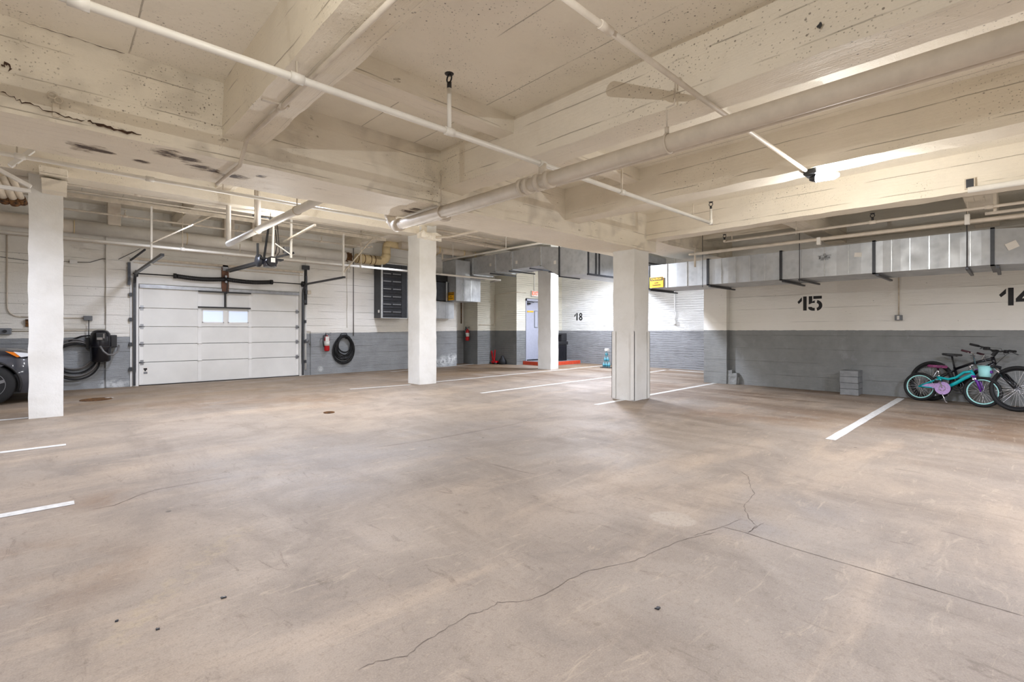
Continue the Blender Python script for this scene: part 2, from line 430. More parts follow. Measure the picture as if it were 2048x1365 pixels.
def galv():
    n = NT('galvanised sheet metal'); v = n.vor(9); q = n.noise(3.5, 4); z = n.noise(22, 3)
    c = n.mix(n.rng(q, .35, .7), srgb(192, 195, 197), srgb(168, 172, 175)); c = n.mix(n.rng(v, .2, .5, 0, .25), c, srgb(206, 210, 213))
    rg = n.math('ADD', n.rng(q, .3, .7, .34, .5), n.math('MULTIPLY', z, .1))
    return n.done(c, rg, n.bump(n.noise(1.8, 2), .25, .05), .5)
M['galv'] = galv()
def emis(name, col, st):
    n = NT(name); n.b.inputs['Base Color'].default_value = col; n.b.inputs['Emission Color'].default_value = col; n.b.inputs['Emission Strength'].default_value = st
    return n.m
M['lamp'] = emis('lit led diffuser', (1, .98, .95, 1), 40)
M['daylight_pane'] = emis('backlit frosted pane', srgb(200, 212, 240), .11)

# ---------------------------------------------------------------- lamps and added fill lights
def add_light(name, loc, power, col=(1, .975, .94), down=False, r=.14):
    d = bpy.data.lights.new(name, 'SPOT' if down else 'POINT')
    if down: d.spot_size = math.radians(168); d.spot_blend = .7; d.energy = power * LK; d.color = col; d.shadow_soft_size = r
    o = bpy.data.objects.new(name, d); COL.objects.link(o); o.location = loc; return o
C1 = (.885, .945, 1.14); C2 = (.89, .955, 1.14)
LIGHTS = [   # position, power, colour, True = downward spot without a fixture
    ((6.05, 1.25, 2.5), 13, C2, False), ((6.0, 1.25, 2.8), 42, C2, True), ((.65, 1.5, 2.8), 30, C1, True), ((.62, 1.2, 2.7), 9, C1, False),
    ((2.4, -1.6, 2.8), 38, C1, True), ((-3.0, -1.5, 2.8), 60, C1, True), ((5.2, -3.4, 2.8), 80, C1, True), ((6.9, -1.4, 2.75), 95, C1, True), ((-3.2, 3.2, 2.8), 60, C1, True),  # added downlights out of view, no fixtures, so floor bounce lifts the ceiling
    ((-2.2, -2.4, .8), 85, C1, False), ((4.6, -4.2, .8), 120, C1, False), ((-5.0, 2.6, .8), 58, C1, False), ((8.6, -3.5, .9), 165, C1, False),  # added low fill lights behind the camera, no lamps stand there
    ((3.0, 7.4, 3.3), 90, C1, True), ((-1.8, 7.4, 3.3), 85, C1, True), ((2.0, 11.0, 3.3), 48, C1, True), ((6.8, 11.6, 3.3), 30, C1, True), ((4.4, 7.6, 1.9), 16, C1, False), ((2.4, 7.8, 1.9), 22, C1, False),  # added far bay lights and low fill, no fixtures, brightening door wall and columns
    ((8.9, 6.5, 3.2), 100, C2, True), ((8.7, 6.6, 2.95), 72, C2, False), ((12.7, 9.6, 3.3), 150, C2, True), ((12.7, 9.6, 2.9), 55, C2, False), ((12.7, 6.8, 3.2), 42, C2, True),
]
# ---------------------------------------------------------------- structure
CZ = 3.325; CZ2 = 3.95
def struct(name, mb, mat, parent=None, **k): 
    return mb.build(name, mat, parent, kind='structure', **k)
XL, XR, YB, YF = -8.0, 14.6, -8.0, 13.65
floor = struct('floor', MB().box((XL, YB, -.12), (XR + .4, 14.6, 0)), M['floor'], at=(0, 0, 0))
ceil = struct('ceiling', MB().box((XL, YB, CZ), (XR + .4, 5.1, CZ + .15)), M['slab'])
ceil2 = struct('ceiling', MB().box((XL, 5.1, CZ2), (XR + .4, 14.6, CZ2 + .15)), M['slab'])
# walls
struct('wall_left', MB().box((XL, 13.65, 0), (10.3, 14.6, CZ2)).box((10.3, 14.44, 0), (11.25, 14.6, CZ2)), M['wall_door'])
struct('wall_far_pier', MB().box((11.25, 13.61, 0), (12.1, 14.6, CZ2)), M['wall_alcove'])
struct('wall_alcove', MB().box((12.1, 12.44, 0), (12.58, 14.6, CZ2)).box((12.58, 12.44, 2.43), (13.47, 14.6, CZ2)).box((13.47, 12.44, 0), (14.6, 14.6, CZ2)).box((12.58, 12.6, 0), (13.47, 12.7, 2.43)), M['wall_alcove'])
struct('wall_back', MB().box((14.6, 5.0, 0), (15.0, 12.44, CZ2)), M['wall_brick'])
struct('wall_right', MB().box((11.5, YB, 0), (11.9, 5.0, CZ2)), M['wall_15'])
struct('wall_side', MB().box((11.9, 4.8, 0), (14.6, 5.0, CZ2)), M['wall_brick'])
struct('wall_behind', MB().box((XL - .3, YB - .3, 0), (11.9, YB, CZ2)), M['wall_15'])
struct('wall_near', MB().box((XL - .3, YB, 0), (XL, 14.6, CZ2)), M['wall_15'])
# pilaster at the corner of the right wall, with broken base
pil = MB().rough((11.33, 4.66, 0), (11.9, 5.2, CZ), .3, .006)
pil.rough((11.36, 4.45, 0), (11.6, 4.67, .26), .06, .012, 9).rough((11.4, 4.42, .0), (11.6, 4.6, .17), .06, .012, 9).rough((11.36, 4.55, .26), (11.55, 4.67, .33), .06, .01, 9)
struct('wall_pilaster', pil, M['wall_15'], label='two tone corner pier between the numbered wall and the far brick wall')

def box_thing(name, a, b, mat, label, cat, rough=True, cell=.16, amp=.006, **k):
    m = MB(); (m.rough(a, b, cell, amp) if rough else m.box(a, b)); return m.build(name, mat, None, label, cat, **k)
girder = box_thing('ceiling_girder', (XL, 4.6, 2.685), (8.06, 5.4, CZ2), M['girder'], 'deep cream painted concrete girder crossing the picture with spalled underside', 'girder', cell=.17, amp=.007)
box_thing('ceiling_girder', (8.06, 4.6, 2.89), (11.5, 5.4, CZ2), M['girder'], 'shallower end of the cream girder beyond the boxed column', 'girder')
box_thing('ceiling_girder', (XL, 9.46, 3.46), (6.56, 9.86, CZ2), M['girder'], 'cream girder over the two left columns behind the white sprinkler pipe', 'girder', cell=.25)
BL = ['cream concrete beam nearest the camera with a conduit clipped to its underside', 'cream concrete beam above the large drain pipe', 'cream concrete beam carrying the lit lamp', 'cream concrete beam with the brightly lit face beside the dark duct bay']
for i, x in enumerate((1.04, 3.25, 5.47, 7.73)):
    box_thing('ceiling_beam', (x, YB, 2.87), (x + .31, 4.62, CZ + .02), M['beam'], BL[i], 'beam', cell=.13, amp=.007)
box_thing('ceiling_beam', (9.97, 2.75, 3.16), (10.27, 4.62, CZ + .02), M['beam'], 'shallow cream beam over the duct behind the lower sprinkler elbow', 'beam')
box_thing('ceiling_beam', (-1.2, YB, 2.87), (-.9, 4.62, CZ + .02), M['beam'], 'cream concrete beam left of the camera outside the picture', 'beam', rough=False)
CBL = ['short cream cross beam between the two nearest long beams', 'short cream cross beam glimpsed past the drain pipe', 'short cream cross beam over the duct near the lamp', 'short cream cross beam above the far right end of the duct']
for i, (x0, x1, y0, y1, z) in enumerate(((1.34, 3.27, 3.38, 3.58, 3.165), (3.55, 5.49, 3.36, 3.56, 3.165), (8.03, 11.5, 2.36, 2.66, 3.0), (8.03, 11.5, .2, .5, 3.0))):
    box_thing('cross_beam', (x0, y0, z), (x1, y1, CZ + .02), M['girder'], CBL[i], 'beam', cell=.12)
for i, (x0, x1) in enumerate(((2.03, 2.3), (6.2, 6.45), (-2.3, -2.0))):
    box_thing('ceiling_beam', (x0, 5.38, 3.68), (x1, 13.65, CZ2 + .02), M['beam'], ['shallow cream beam running to the wall above the garage door', 'shallow cream beam running to the wall above the louvred cabinet', 'shallow cream beam above the parked car'][i], 'beam', cell=.3)
# girder cracks and rust lines on the near face
def ribbon(pts, wd, n, name, parent, mat, jit=.0, sub=5):
    """irregular thin strip following pts, lying on a plane with normal n"""
    n = Vector(n); P = []
    for a, b in zip(pts[:-1], pts[1:]):
        a = Vector(a); b = Vector(b)
        for k in range(sub): P.append(a.lerp(b, k / sub))
    P.append(Vector(pts[-1])); mb = MB(); L = []
    for i, p in enumerate(P):
        t = (P[min(i + 1, len(P) - 1)] - P[max(i - 1, 0)]).normalized(); s = t.cross(n).normalized()
        if 0 < i < len(P) - 1: p = p + s * random.uniform(-jit, jit)
        ww = wd * random.uniform(.35, 1.25) * (.3 if i in (0, len(P) - 1) else 1)
        L.append((mb.bm.verts.new(p - s * ww / 2), mb.bm.verts.new(p + s * ww / 2)))
    for a, b in zip(L[:-1], L[1:]): mb.bm.faces.new((a[0], a[1], b[1], b[0]))
    return mb.build(name, mat, parent)
gy = 4.575
ribbon([pY(x, y, gy) for x, y in ((0, 184), (22, 194), (50, 206), (95, 222), (130, 234), (170, 241))], .009, (0, -1, 0), 'crack', girder, M['crackdark'], .012)
ribbon([pY(x, y, gy) for x, y in ((175, 242), (200, 250), (235, 259), (283, 270))], .02, (0, -1, 0), 'crack', girder, M['crackdark'], .01)
ribbon([pY(x, y, gy) for x, y in ((36, 41), (90, 57), (150, 76), (200, 93), (250, 107))], .005, (0, -1, 0), 'crack', girder, M['crack'], .004)
ribbon([pY(x, y, gy) for x, y in ((3, 132), (10, 131), (17, 134), (24, 138))], .035, (0, -1, 0), 'crack', girder, M['crackdark'], .02, 3)

# columns
def column(a, b, z, label, mat='column'):
    return box_thing('concrete_column', (a[0], a[1], 0), (b[0], b[1], z), M[mat], label, 'column', cell=.1, amp=.006)
c1 = column((-.235, 9.6), (.125, 9.95), CZ2, 'white rough concrete column beside the parked car')
c2 = column((6.1, 9.46), (6.56, 9.95), CZ2, 'white rough concrete column right of the hanging hose with a crumbled top')
c3 = column((7.42, 4.66), (7.9, 5.1), 2.7, 'thick white column boxed with corner guards under the girder end')
c4 = column((11.43, 10.2), (11.8, 10.75), CZ2, 'slim white column standing beside the exit door and black bin')
# corner guards on the boxed column (lower half)
for (x, y) in ((7.41, 5.11), (7.41, 4.65), (7.91, 4.65)):
    g = MB().box((x - .012, y - .012, .02), (x + .07 if x < 7.6 else x - .08, y + .012, 1.22)) if False else MB()
    sx = 1 if x < 7.6 else -1; sy = 1 if y < 4.8 else -1
    g.box((x - .008 * sx, y - .008 * sy, .02), (x + .07 * sx, y + .001 * sy, 1.23)).box((x - .008 * sx, y - .008 * sy, .02), (x + .001 * sx, y + .07 * sy, 1.23))
    for zz in (.12, .45, .8, 1.15): g.box((x - .013 * sx, y + .03 * sy, zz), (x, y + .042 * sy, zz + .012))
    g.build('corner_guard', M['white'], c3)
# corbel blocks at the head of the left column, rough mortar at the second
cb = MB().rough((-.1, 9.3, 3.2), (.16, 9.65, 3.36), .08, .01).rough((-.12, 9.25, 3.4), (.17, 9.65, 3.52), .08, .01)
cb.build('corbel', M['girder'], c1)
cb = MB().rough((6.08, 9.3, 3.36), (6.6, 9.5, 3.5), .06, .03, 8); cb.build('mortar_collar', M['slab'], c2)

# painted lines on the floor
def line(x0, y0, x1, y1, wd=.1):
    d = (Vector((x1, y1, 0)) - Vector((x0, y0, 0))).normalized(); s = Vector((-d.y, d.x, 0)) * wd / 2; m = MB()
    n_ = max(2, int(math.hypot(x1 - x0, y1 - y0) / .25)); L = []
    for i in range(n_ + 1):
        p = Vector((x0, y0, .0025)).lerp(Vector((x1, y1, .0025)), i / n_)
        a = p - s * random.uniform(.93, 1.05); b = p + s * random.uniform(.93, 1.05); L.append((m.bm.verts.new(a), m.bm.verts.new(b)))
    for a, b in zip(L[:-1], L[1:]): m.bm.faces.new((a[0], b[0], b[1], a[1]))
    return m.build('parking_line', M['linewhite'], floor)
def lpx(a, b, wd=.1, ext=0):
    p, q = fl(*a), fl(*b); line(p.x, p.y, q.x, q.y, wd)
line(6.43, 1.475, 11.3, 1.475, .105); line(6.6, 4.88, 7.42, 4.88); line(7.9, 4.9, 11.33, 4.93)
line(-3.5, 7.17, .115, 7.17); line(-3.5, 4.72, .12, 4.72); line(-3.5, 9.7, -.24, 9.75, .12)
lpx((962, 787), (1330, 741)); lpx((866, 765), (1206, 732)); lpx((782, 744), (957, 728)); lpx((700, 779), (822, 770)); lpx((1338, 740), (1415, 746), .12)
# cracks and joints in the floor
c7 = lambda L: [fl(700 + x / 2.504, 820 + y / 2.504, .0015) for x, y in L]
c8 = lambda L: [fl(1348 + x / 2.333, 780 + y / 2.333, .0015) for x, y in L]
c6 = lambda L: [fl(x / 2.703, 860 + y / 2.703, .0015) for x, y in L]
UP = (0, 0, 1)
ribbon(c7([(40, 1305), (130, 1260), (290, 1235), (340, 1185), (470, 1100), (600, 1025), (690, 1000), (740, 965), (860, 960), (940, 940), (1100, 850), (1200, 805), (1400, 765), (1520, 715), (1640, 660), (1750, 632), (1840, 612)]), .0032, UP, 'crack', floor, M['crack'], .006)
ribbon(c8([(95, 680), (150, 662), (220, 640), (310, 605)]), .0035, UP, 'crack', floor, M['crack'], .006)
ribbon(c8([(210, 635), (345, 670), (540, 735), (900, 840), (1300, 960), (1633, 1056)]), .0045, UP, 'crack', floor, M['crack'], .002)
ribbon(c8([(245, 345), (350, 405), (355, 455), (375, 485), (325, 545), (345, 595), (385, 635), (345, 668)]), .0035, UP, 'crack', floor, M['crack'], .006)
ribbon(c8([(350, 665), (385, 640), (420, 620)]), .0035, UP, 'crack', floor, M['crack'], .004)
ribbon(c7([(120, 190), (400, 150), (620, 110), (760, 85), (900, 55)]), .006, UP, 'crack', floor, M['crack'], .004)
ribbon(c6([(500, 430), (620, 408), (760, 350), (840, 325), (1050, 288), (1270, 250)]), .0045, UP, 'crack', floor, M['crack'], .004)
ribbon(c7([(700, 270), (840, 305), (940, 325)]), .004, UP, 'crack', floor, M['crack'], .003)

# raised piers, ledge and infill edges of the garage door wall
for i, (x0_, x1_, z0_, z1_, d_) in enumerate(((212, 262, 0, 3.5, .06), (612, 637, 1.22, 3.4, .035), (695, 722, 1.22, 3.4, .035))):
    a = pY(x0_, 600, 13.6).x; b = pY(x1_, 600, 13.6).x
    struct('trim_%d' % (i + 5), MB().rough((a, 13.65 - d_, z0_), (b, 13.66, z1_), .2, .006), M['wall_door'])
a = pY(622, 600, 13.6).x
struct('trim_8', MB().rough((a, 13.615, 0), (10.3, 13.66, 1.33), .25, .006), M['wall_door'])
struct('trim_9', MB().rough((pY(812, 600, 13.6).x + .1, 13.615, 1.33), (pY(822, 600, 13.6).x + .15, 13.66, 3.3), .2, .006), M['wall_door'])
struct('trim_10', MB().rough((XL, 13.62, 1.28), (pY(262, 600, 13.6).x, 13.66, 1.36), .25, .005), M['wall_door'])
# ---------------------------------------------------------------- pipes
def arc(p, c, q, n=6):
    """quadratic corner"""
    p, c, q = Vector(p), Vector(c), Vector(q)
    return [p * (1 - t) ** 2 + c * 2 * t * (1 - t) + q * t * t for t in [i / n for i in range(n + 1)]]
def upright_head(mb, x, y, z, s=1.0):
    mb.tube([V(x, y, z), V(x, y, z + .03 * s)], .012 * s, 8)
    mb.ring((x, y, z + .05 * s), (1, 0, 0), .02 * s, .004 * s, 12, 6)
    mb.lathe([(.006 * s, 0), (.022 * s, .003), (.024 * s, .008), (.005 * s, .012)], (x, y, z + .07 * s), seg=12)
SP = 'sprinkler pipe'
# bright sprinkler main of the near bays
y1 = 3.0; z1 = 2.77
t = thing('sprinkler_pipe', (3.3, y1, z1), 'white sprinkler pipe crossing the upper left and ending in a raised head', 'pipe')
MB().tube([V(-4, y1, z1), V(6.74, y1, z1)], .0225, 12).build('pipe_run', M['pipe_white'], t)
MB().tube([V(6.74, y1, z1), V(6.76, y1, z1 + .02), V(6.76, y1, 2.97)], .0175, 10).build('riser', M['pipe_white'], t)
for x in (.09, 1.07, 2.2, 3.25, 4.53, -.31): MB().tube([V(x - .04, y1, z1), V(x + .04, y1, z1)], .031, 12).build('coupling', M['pipe_white'], t)
MB().tube([V(6.7, y1, z1), V(6.77, y1, z1)], .028, 10).tube([V(6.76, y1, z1 - .01), V(6.76, y1, z1 + .05)], .026, 10).build('elbow', M['pipe_white'], t)
m = MB(); m.tube([V(2.2, y1, z1), V(2.2, y1, 3.1)], .0175, 10); m.build('riser', M['pipe_white'], t)
m = MB(); upright_head(m, 2.2, y1, 3.1, 1.5); m.build('sprinkler_head', M['black'], t)
m = MB(); upright_head(m, 6.76, y1, 2.97, 1.3); m.build('sprinkler_head', M['black'], t)
m = MB()
m.tube([V(1.07, y1 - .04, 3.03), V(1.05, y1 - .03, 2.98), V(1.07, y1, 2.95), V(1.07, y1, 2.79)], .007, 6).build('hanger_rod', M['hanger'], t)
MB().tube([V(4.53, y1, z1), V(4.53, y1, 3.17)], .0125, 8).build('hanger_rod', M['hanger'], t)
MB().tube([V(6.22, y1, z1), V(6.22, y1, 2.95)], .006, 6).build('hanger_rod', M['hanger'], t)
# conduit feeding the lamp
t = thing('conduit', (3.5, 1.47, 2.83), 'cream conduit crossing under the beams to the lit lamp', 'conduit')
MB().tube([V(1.35, 1.49, 2.835), V(3.2, 1.49, 2.835), V(5.4, 1.45, 2.835)], .017, 10).build('pipe_run', M['pipe'], t)
MB().tube([V(2.05, 1.49, 2.835), V(2.15, 1.49, 2.835)], .023, 10).build('coupling', M['pipe'], t)
# conduit under the nearest beam
t = thing('conduit', (1.19, 3, 2.84), 'thin cream conduit clipped under the nearest beam and the girder', 'conduit')
MB().tube([V(1.19, -4, 2.845), V(1.19, 3.7, 2.845), V(1.18, 4.45, 2.84), V(1.16, 4.57, 2.655), V(1.15, 5.3, 2.655)], .016, 10).build('pipe_run', M['pipe'], t)
MB().tube([V(1.19, 3.6, 2.845), V(1.19, 3.68, 2.845)], .023, 10).build('coupling', M['pipe'], t)
MB().box((1.06, 3.62, 2.855), (1.24, 3.65, 2.868)).build('pipe_strap', M['pipe'], t)
# the big drain
t = thing('drain_pipe', (3.22, 2, 2.6), 'thick cream drain pipe running from upper right to the girder underside', 'pipe')
MB().tube([V(3.22, -5, 2.6), V(3.22, 5.55, 2.6)], .063, 20).build('pipe_run', M['pipe'], t)
MB().tube(arc((3.22, 5.5, 2.6), (3.22, 5.68, 2.6), (3.22, 5.68, 2.8)) + [V(3.22, 5.68, 3.7)], .063, 16).build('elbow', M['pipe'], t)
MB().tube([V(3.22, 5.42, 2.6), V(3.22, 5.54, 2.6)], .08, 18).tube([V(3.22, 5.68, 2.73), V(3.22, 5.68, 2.83)], .08, 18).build('hub', M['pipe'], t)
for yy in (2.86, 2.98, 3.12, 3.2): MB().tube([V(3.22, yy, 2.6), V(3.22, yy + (.05 if yy != 2.98 else .06), 2.6)], .08, 20).build('hub', M['pipe'], t)
MB().tube([V(3.25, 3.0, 2.66), V(3.25, 3.0, 2.77)], .036, 12).build('tee', M['pipe'], t)
for yy, zt in ((1.74, 3.03), (4.52, 2.95)):
    m = MB(); m.ring((3.22, yy, 2.6), (0, 1, 0), .068, .009, 28, 6)
    m.lathe([(.016, 0), (.016, .05)], (3.2, yy, 2.66), seg=8)
    if yy < 2: m.tube([V(3.2, yy, 2.7), V(3.2, yy, 2.83), V(3.19, yy, 2.845), V(3.19, yy - .06, 2.85), V(3.19, yy - .065, 2.87), V(3.2, yy - .065, 3.02), V(3.235, yy - .065, 3.05)], .0065, 6).ring((3.245, yy - .065, 3.04), (1, 0, 0), .016, .006, 10, 6)
    else: m.tube([V(3.2, yy, 2.7), V(3.2, yy, 3.02)], .005, 6).ring((3.2, yy, 3.04), (1, 0, 0), .025, .006, 14, 6)
    m.build('pipe_clamp', M['pipe'], t)
# thin pipe beside it
t = thing('conduit', (3.36, 2, 2.57), 'thin cream pipe running alongside the thick drain pipe', 'conduit')
MB().tube([V(3.325, -5, 2.57), V(3.315, 5.2, 2.57)], .015, 10).build('pipe_run', M['pipe'], t)
for yy in (2.45, 2.2): MB().tube([V(3.325, yy, 2.57), V(3.325, yy + .03, 2.57)], .02, 8).build('coupling', M['pipe'], t)
# cap of a drain on the girder underside
MB().lathe([(.05, 0), (.075, .01), (.085, .03), (.085, .05)], pX(848 + 50, 452, 4.0) if False else fl(888, 442, 2.635), seg=20).build('drain_cup', M['pipe'], None, 'small round cream drain cup under the girder beside the thick pipe', 'drain')

# ---- pipes of the far bay, each along x unless stated
def runx(name, pa, pb, plane, r, label, mat='pipe', ext=(0, 0), cat='pipe', couplings=(), level=True):
    """pipe parallel to the girder at y=plane through two picture points"""
    a = pY(*pa, plane); b = pY(*pb, plane)
    if level: z = (a.z + b.z) / 2; a.z = b.z = z
    a.x -= ext[0]; b.x += ext[1]
    t = thing(name, (a + b) / 2, label, cat)
    MB().tube([a, b], r, 10).build('pipe_run', M[mat], t)
    for px_ in couplings:
        x = pY(px_, 500, plane).x; MB().tube([V(x - .04, plane, a.z), V(x + .04, plane, a.z)], r * 1.35, 10).build('coupling', M[mat], t)
    return t, a, b
t, a, b = runx('sprinkler_pipe', (131, 328), (770, 441), 6.9, .022, 'white pipe running just beyond the girder above the garage opener', 'pipe_white', (4, 0), couplings=(300, 40))
MB().tube(arc(b, b + V(.1, 0, 0), b + V(.1, .1, 0))[:] , .022, 8).build('elbow', M['pipe_white'], t)
MB().tube([V(-.55, 6.9, a.z), V(-.55, 6.9, 3.7)], .05, 12).tube([V(-.55, 6.9, a.z), V(-.4, 6.9, a.z)], .055, 12).build('riser', M['pipe_white'], t)
for px_ in (446,): 
    x = pY(px_, 400, 6.9).x; MB().tube([V(x, 6.9, a.z), V(x, 6.9, 3.6)], .005, 6).build('hanger_rod', M['hanger'], t)
runx('conduit', (120, 370), (500, 421), 9.9, .025, 'upper cream conduit of the bundle under the second girder', ext=(4, 3.2), couplings=(275,))
runx('conduit', (120, 379), (500, 433), 10.2, .012, 'thinnest cream conduit in the middle of the bundle', ext=(4, 2.8))
t, a, b = runx('strut_rail', (120, 387.5), (771, 480), 11.0, .004, 'cream steel channel carrying the hangers of the garage door tracks', ext=(3, 0), cat='rail')
RZ = a.z
MB().bar(a, b, .04, .07).build('channel', M['hanger'], t)
t2, a, b = runx('sprinkler_pipe', (125, 422), (735, 492), 12.3, .02, 'thin cream sprinkler line between the channel and the insulated pipe', ext=(3, 0), couplings=(250, 475, 643))
MB().tube([b, b + V(.02, -.02, 0), b + V(.03, -.2, 0)], .022, 8).build('elbow', M['pipe'], t2)
for px_ in (250, 478, 643): m = MB(); upright_head(m, pY(px_, 450, 12.3).x, 12.3, a.z + .03, 1.2); m.build('sprinkler_head', M['hanger'], t2)
t, a, b = runx('sprinkler_pipe', (0, 458), (880, 552), 12.2, .03, 'long cream pipe crossing in front of the garage door wall below the fat pipe', 'pipe_white', ext=(3, 0), couplings=(365, 722))
e = pY(1001, 563, 12.2); m = MB(); m.tube([b, V(e.x, 12.2, b.z), V(e.x + .03, 12.25, b.z), V(e.x + .03, 12.75, b.z - .03)], .03, 10).build('elbow', M['pipe_white'], t)
for px_ in (365, 722):
    x = pY(px_, 500, 12.2).x; MB().tube([V(x, 12.2, a.z), V(x, 12.2, CZ2)], .01, 6).build('hanger_rod', M['hanger'], t)
for px_ in (480, 565): 
    x = pY(px_, 500, 12.2).x; MB().tube([V(x, 12.2, a.z), V(x, 12.2, a.z + .25)], .008, 6).build('hanger_rod', M['hanger'], t)
# second pipe near the wall top
runx('conduit', (0, 473), (700, 530), 13.45, .018, 'thin conduit along the wall below the fat insulated pipe', ext=(3, 0), cat='conduit')
# fat insulated pipe and torn end, with the yellowed elbow
ya = 13.25; za = 3.36; r = .135
x0 = pY(690, 515, ya).x
t = thing('insulated_pipe', (1.0, ya, za), 'fat cream insulated pipe along the wall above the garage door', 'pipe')
MB().tube([V(XL + .1, ya, za), V(pY(146, 455, ya).x, ya, za)], r * .97, 24).build('jacket', M['pipe'], t)
MB().tube([V(pY(146, 455, ya).x, ya, za), V(x0, ya, za)], r, 24).build('jacket', M['pipe_white'], t)
for px_ in (120, 147, 372): 
    x = pY(px_, 455, ya).x; MB().tube([V(x, ya, za), V(x + .015, ya, za)], r * 1.03, 24).build('band', M['old_insul'], t)
m = MB(); m.tube([V(x0 - .05, ya, za), V(x0 + .18, ya, za)], [r * .8, r * .7], 16)
rr = random.Random(3)
for i in range(26):
    th = rr.uniform(0, 6.28); m.bar(V(x0 + rr.uniform(-.02, .05), ya + math.cos(th) * r * .85, za + math.sin(th) * r * .85), V(x0 + rr.uniform(.08, .22), ya + math.cos(th) * r * rr.uniform(.5, 1.1), za + math.sin(th) * r * rr.uniform(.5, 1.1)), .04, .015)
m.build('torn_insulation', M['torn'], t, label='torn brown end of the insulation')
for px_, o in ((228, .2), (512, .2), (457, .2)):
    x = pY(px_, 455, ya).x; MB().box((x - .11, ya - .1, za + r * .8), (x + .11, ya + .1, CZ2 - .01), .02).build('stub', M['pipe'], t)
x1 = pY(712, 515, ya).x; x2 = pY(769, 510, ya).x; zt = pY(775, 487, ya).z - .05
t = thing('insulated_pipe', (x2, ya, za), 'yellowed insulated pipe that steps up in an elbow beside the torn end', 'pipe')
MB().tube([V(x1, ya, za - .02), V(x2 - .18, ya, za - .02)] + arc((x2 - .18, ya, za - .02), (x2 + .06, ya, za - .02), (x2 + .06, ya, za + .2)), r, 22).build('jacket', M['old_insul'], t)
MB().tube([V(x2 + .06, ya, za + .19), V(x2 + .06, ya, zt - .08)], r * .93, 22).build('jacket', M['old_insul'], t)
MB().tube(arc((x2 + .06, ya, zt - .09), (x2 + .06, ya, zt + .04), (x2 + .2, ya, zt + .04)) + [V(x2 + .75, ya, zt + .03), V(x2 + 1.9, ya, zt - .02)], r * .85, 22).build('jacket', M['old_insul'], t)
for x in (x1 + .02, x1 + .22, x1 + .42, x1 + .55): MB().tube([V(x, ya, za - .02), V(x + .02, ya, za - .02)], r * 1.04, 22).build('band', M['torn'], t)
# its continuation right of the column
pa = pY(866, 499, 13.0); pb = pY(1000, 514, 13.0)
t = thing('insulated_pipe', pa, 'fat cream pipe with dark bands to the right of the crumbled column', 'pipe')
pz = (pa.z + pb.z) / 2; MB().tube([V(pa.x - 1.2, 13.0, pa.z), V(pb.x, 13.0, pa.z)], .12, 20).build('jacket', M['pipe'], t)
for px_ in (875, 924, 946): 
    x = pY(px_, 500, 13).x; MB().tube([V(x, 13.0, pa.z), V(x + .05, 13.0, pa.z)], .127, 20).build('band', M['old_insul'], t)
runx('conduit', (874, 485), (1010, 489), 11.3, .055, 'cream pipe with couplings above the grey duct', ext=(0, 1.5), couplings=(879, 970))
for i, (pa_, pb_, yy, r_) in enumerate((((865, 461), (1005, 482), 10.4, .03), ((868, 470), (950, 481), 10.8, .018), ((868, 475), (975, 487), 11.0, .018), ((868, 466), (985, 484), 10.6, .014))):
    runx('conduit', pa_, pb_, yy, r_, ['thickest of the conduits crowding behind the column head', 'second thin conduit behind the column head', 'lowest thin conduit behind the column head', 'thinnest conduit behind the column head'][i], ext=(.6, .3))
# offset pipe with a bend behind the column head
a = fl(864, 476, 3.4); b = fl(900, 474, 3.4); c = fl(955, 462, 3.4)
MB().tube([a - (b - a) * .8, b, c + (c - b) * .3], .028, 10).build('conduit', M['pipe'], None, 'cream conduit that kinks upward right of the crumbled column head', 'conduit')
# diagonal-looking pipe along y above the opener
a = fl(630, 404, 2.78); X_ = a.x; z_ = 2.78
b = pX(457, 491, X_)
t = thing('vent_pipe', (X_, 8, z_), 'white pipe coming out of the girder toward the garage door above the opener', 'pipe')
MB().tube([V(X_, 5.3, z_), V(X_, b.y, z_)], .05, 16).build('pipe_run', M['pipe_white'], t)
for px_ in (515, 594):
    q = fl(px_, 440, z_); y_ = pX(px_, 440, X_).y
    m = MB(); m.ring((X_, y_, z_), (0, 1, 0), .055, .008, 20, 6).tube([V(X_, y_, z_ + .05), V(X_, y_, CZ2)], .008 if px_ > 550 else .045, 10); m.build('pipe_hanger', M['hanger'], t)
yb_ = b.y; MB().tube([V(X_, yb_, z_ - .02), V(X_, yb_, CZ2)], .04, 12).build('riser', M['pipe_white'], t)
# sprinkler branch in front of the duct
X3 = 8.75
a = pX(885, 520, X3); b = pX(1080, 488, X3); z = (a.z + b.z) / 2
t = thing('sprinkler_pipe', (X3, a.y, z), 'cream sprinkler branch crossing in front of the stepped grey duct', 'pipe')
MB().tube([V(X3, a.y, z), V(X3, 5.4, z)], .024, 10).build('pipe_run', M['pipe_white'], t)
MB().tube([V(X3, a.y, z - .02), V(X3, a.y, z + .35)], .024, 10).build('riser', M['pipe'], t)
for px_ in (906, 1012): 
    y_ = pX(px_, 500, X3).y; MB().tube([V(X3, y_, z), V(X3, y_, CZ2)], .012, 6).build('hanger_rod', M['pipe_white'], t)
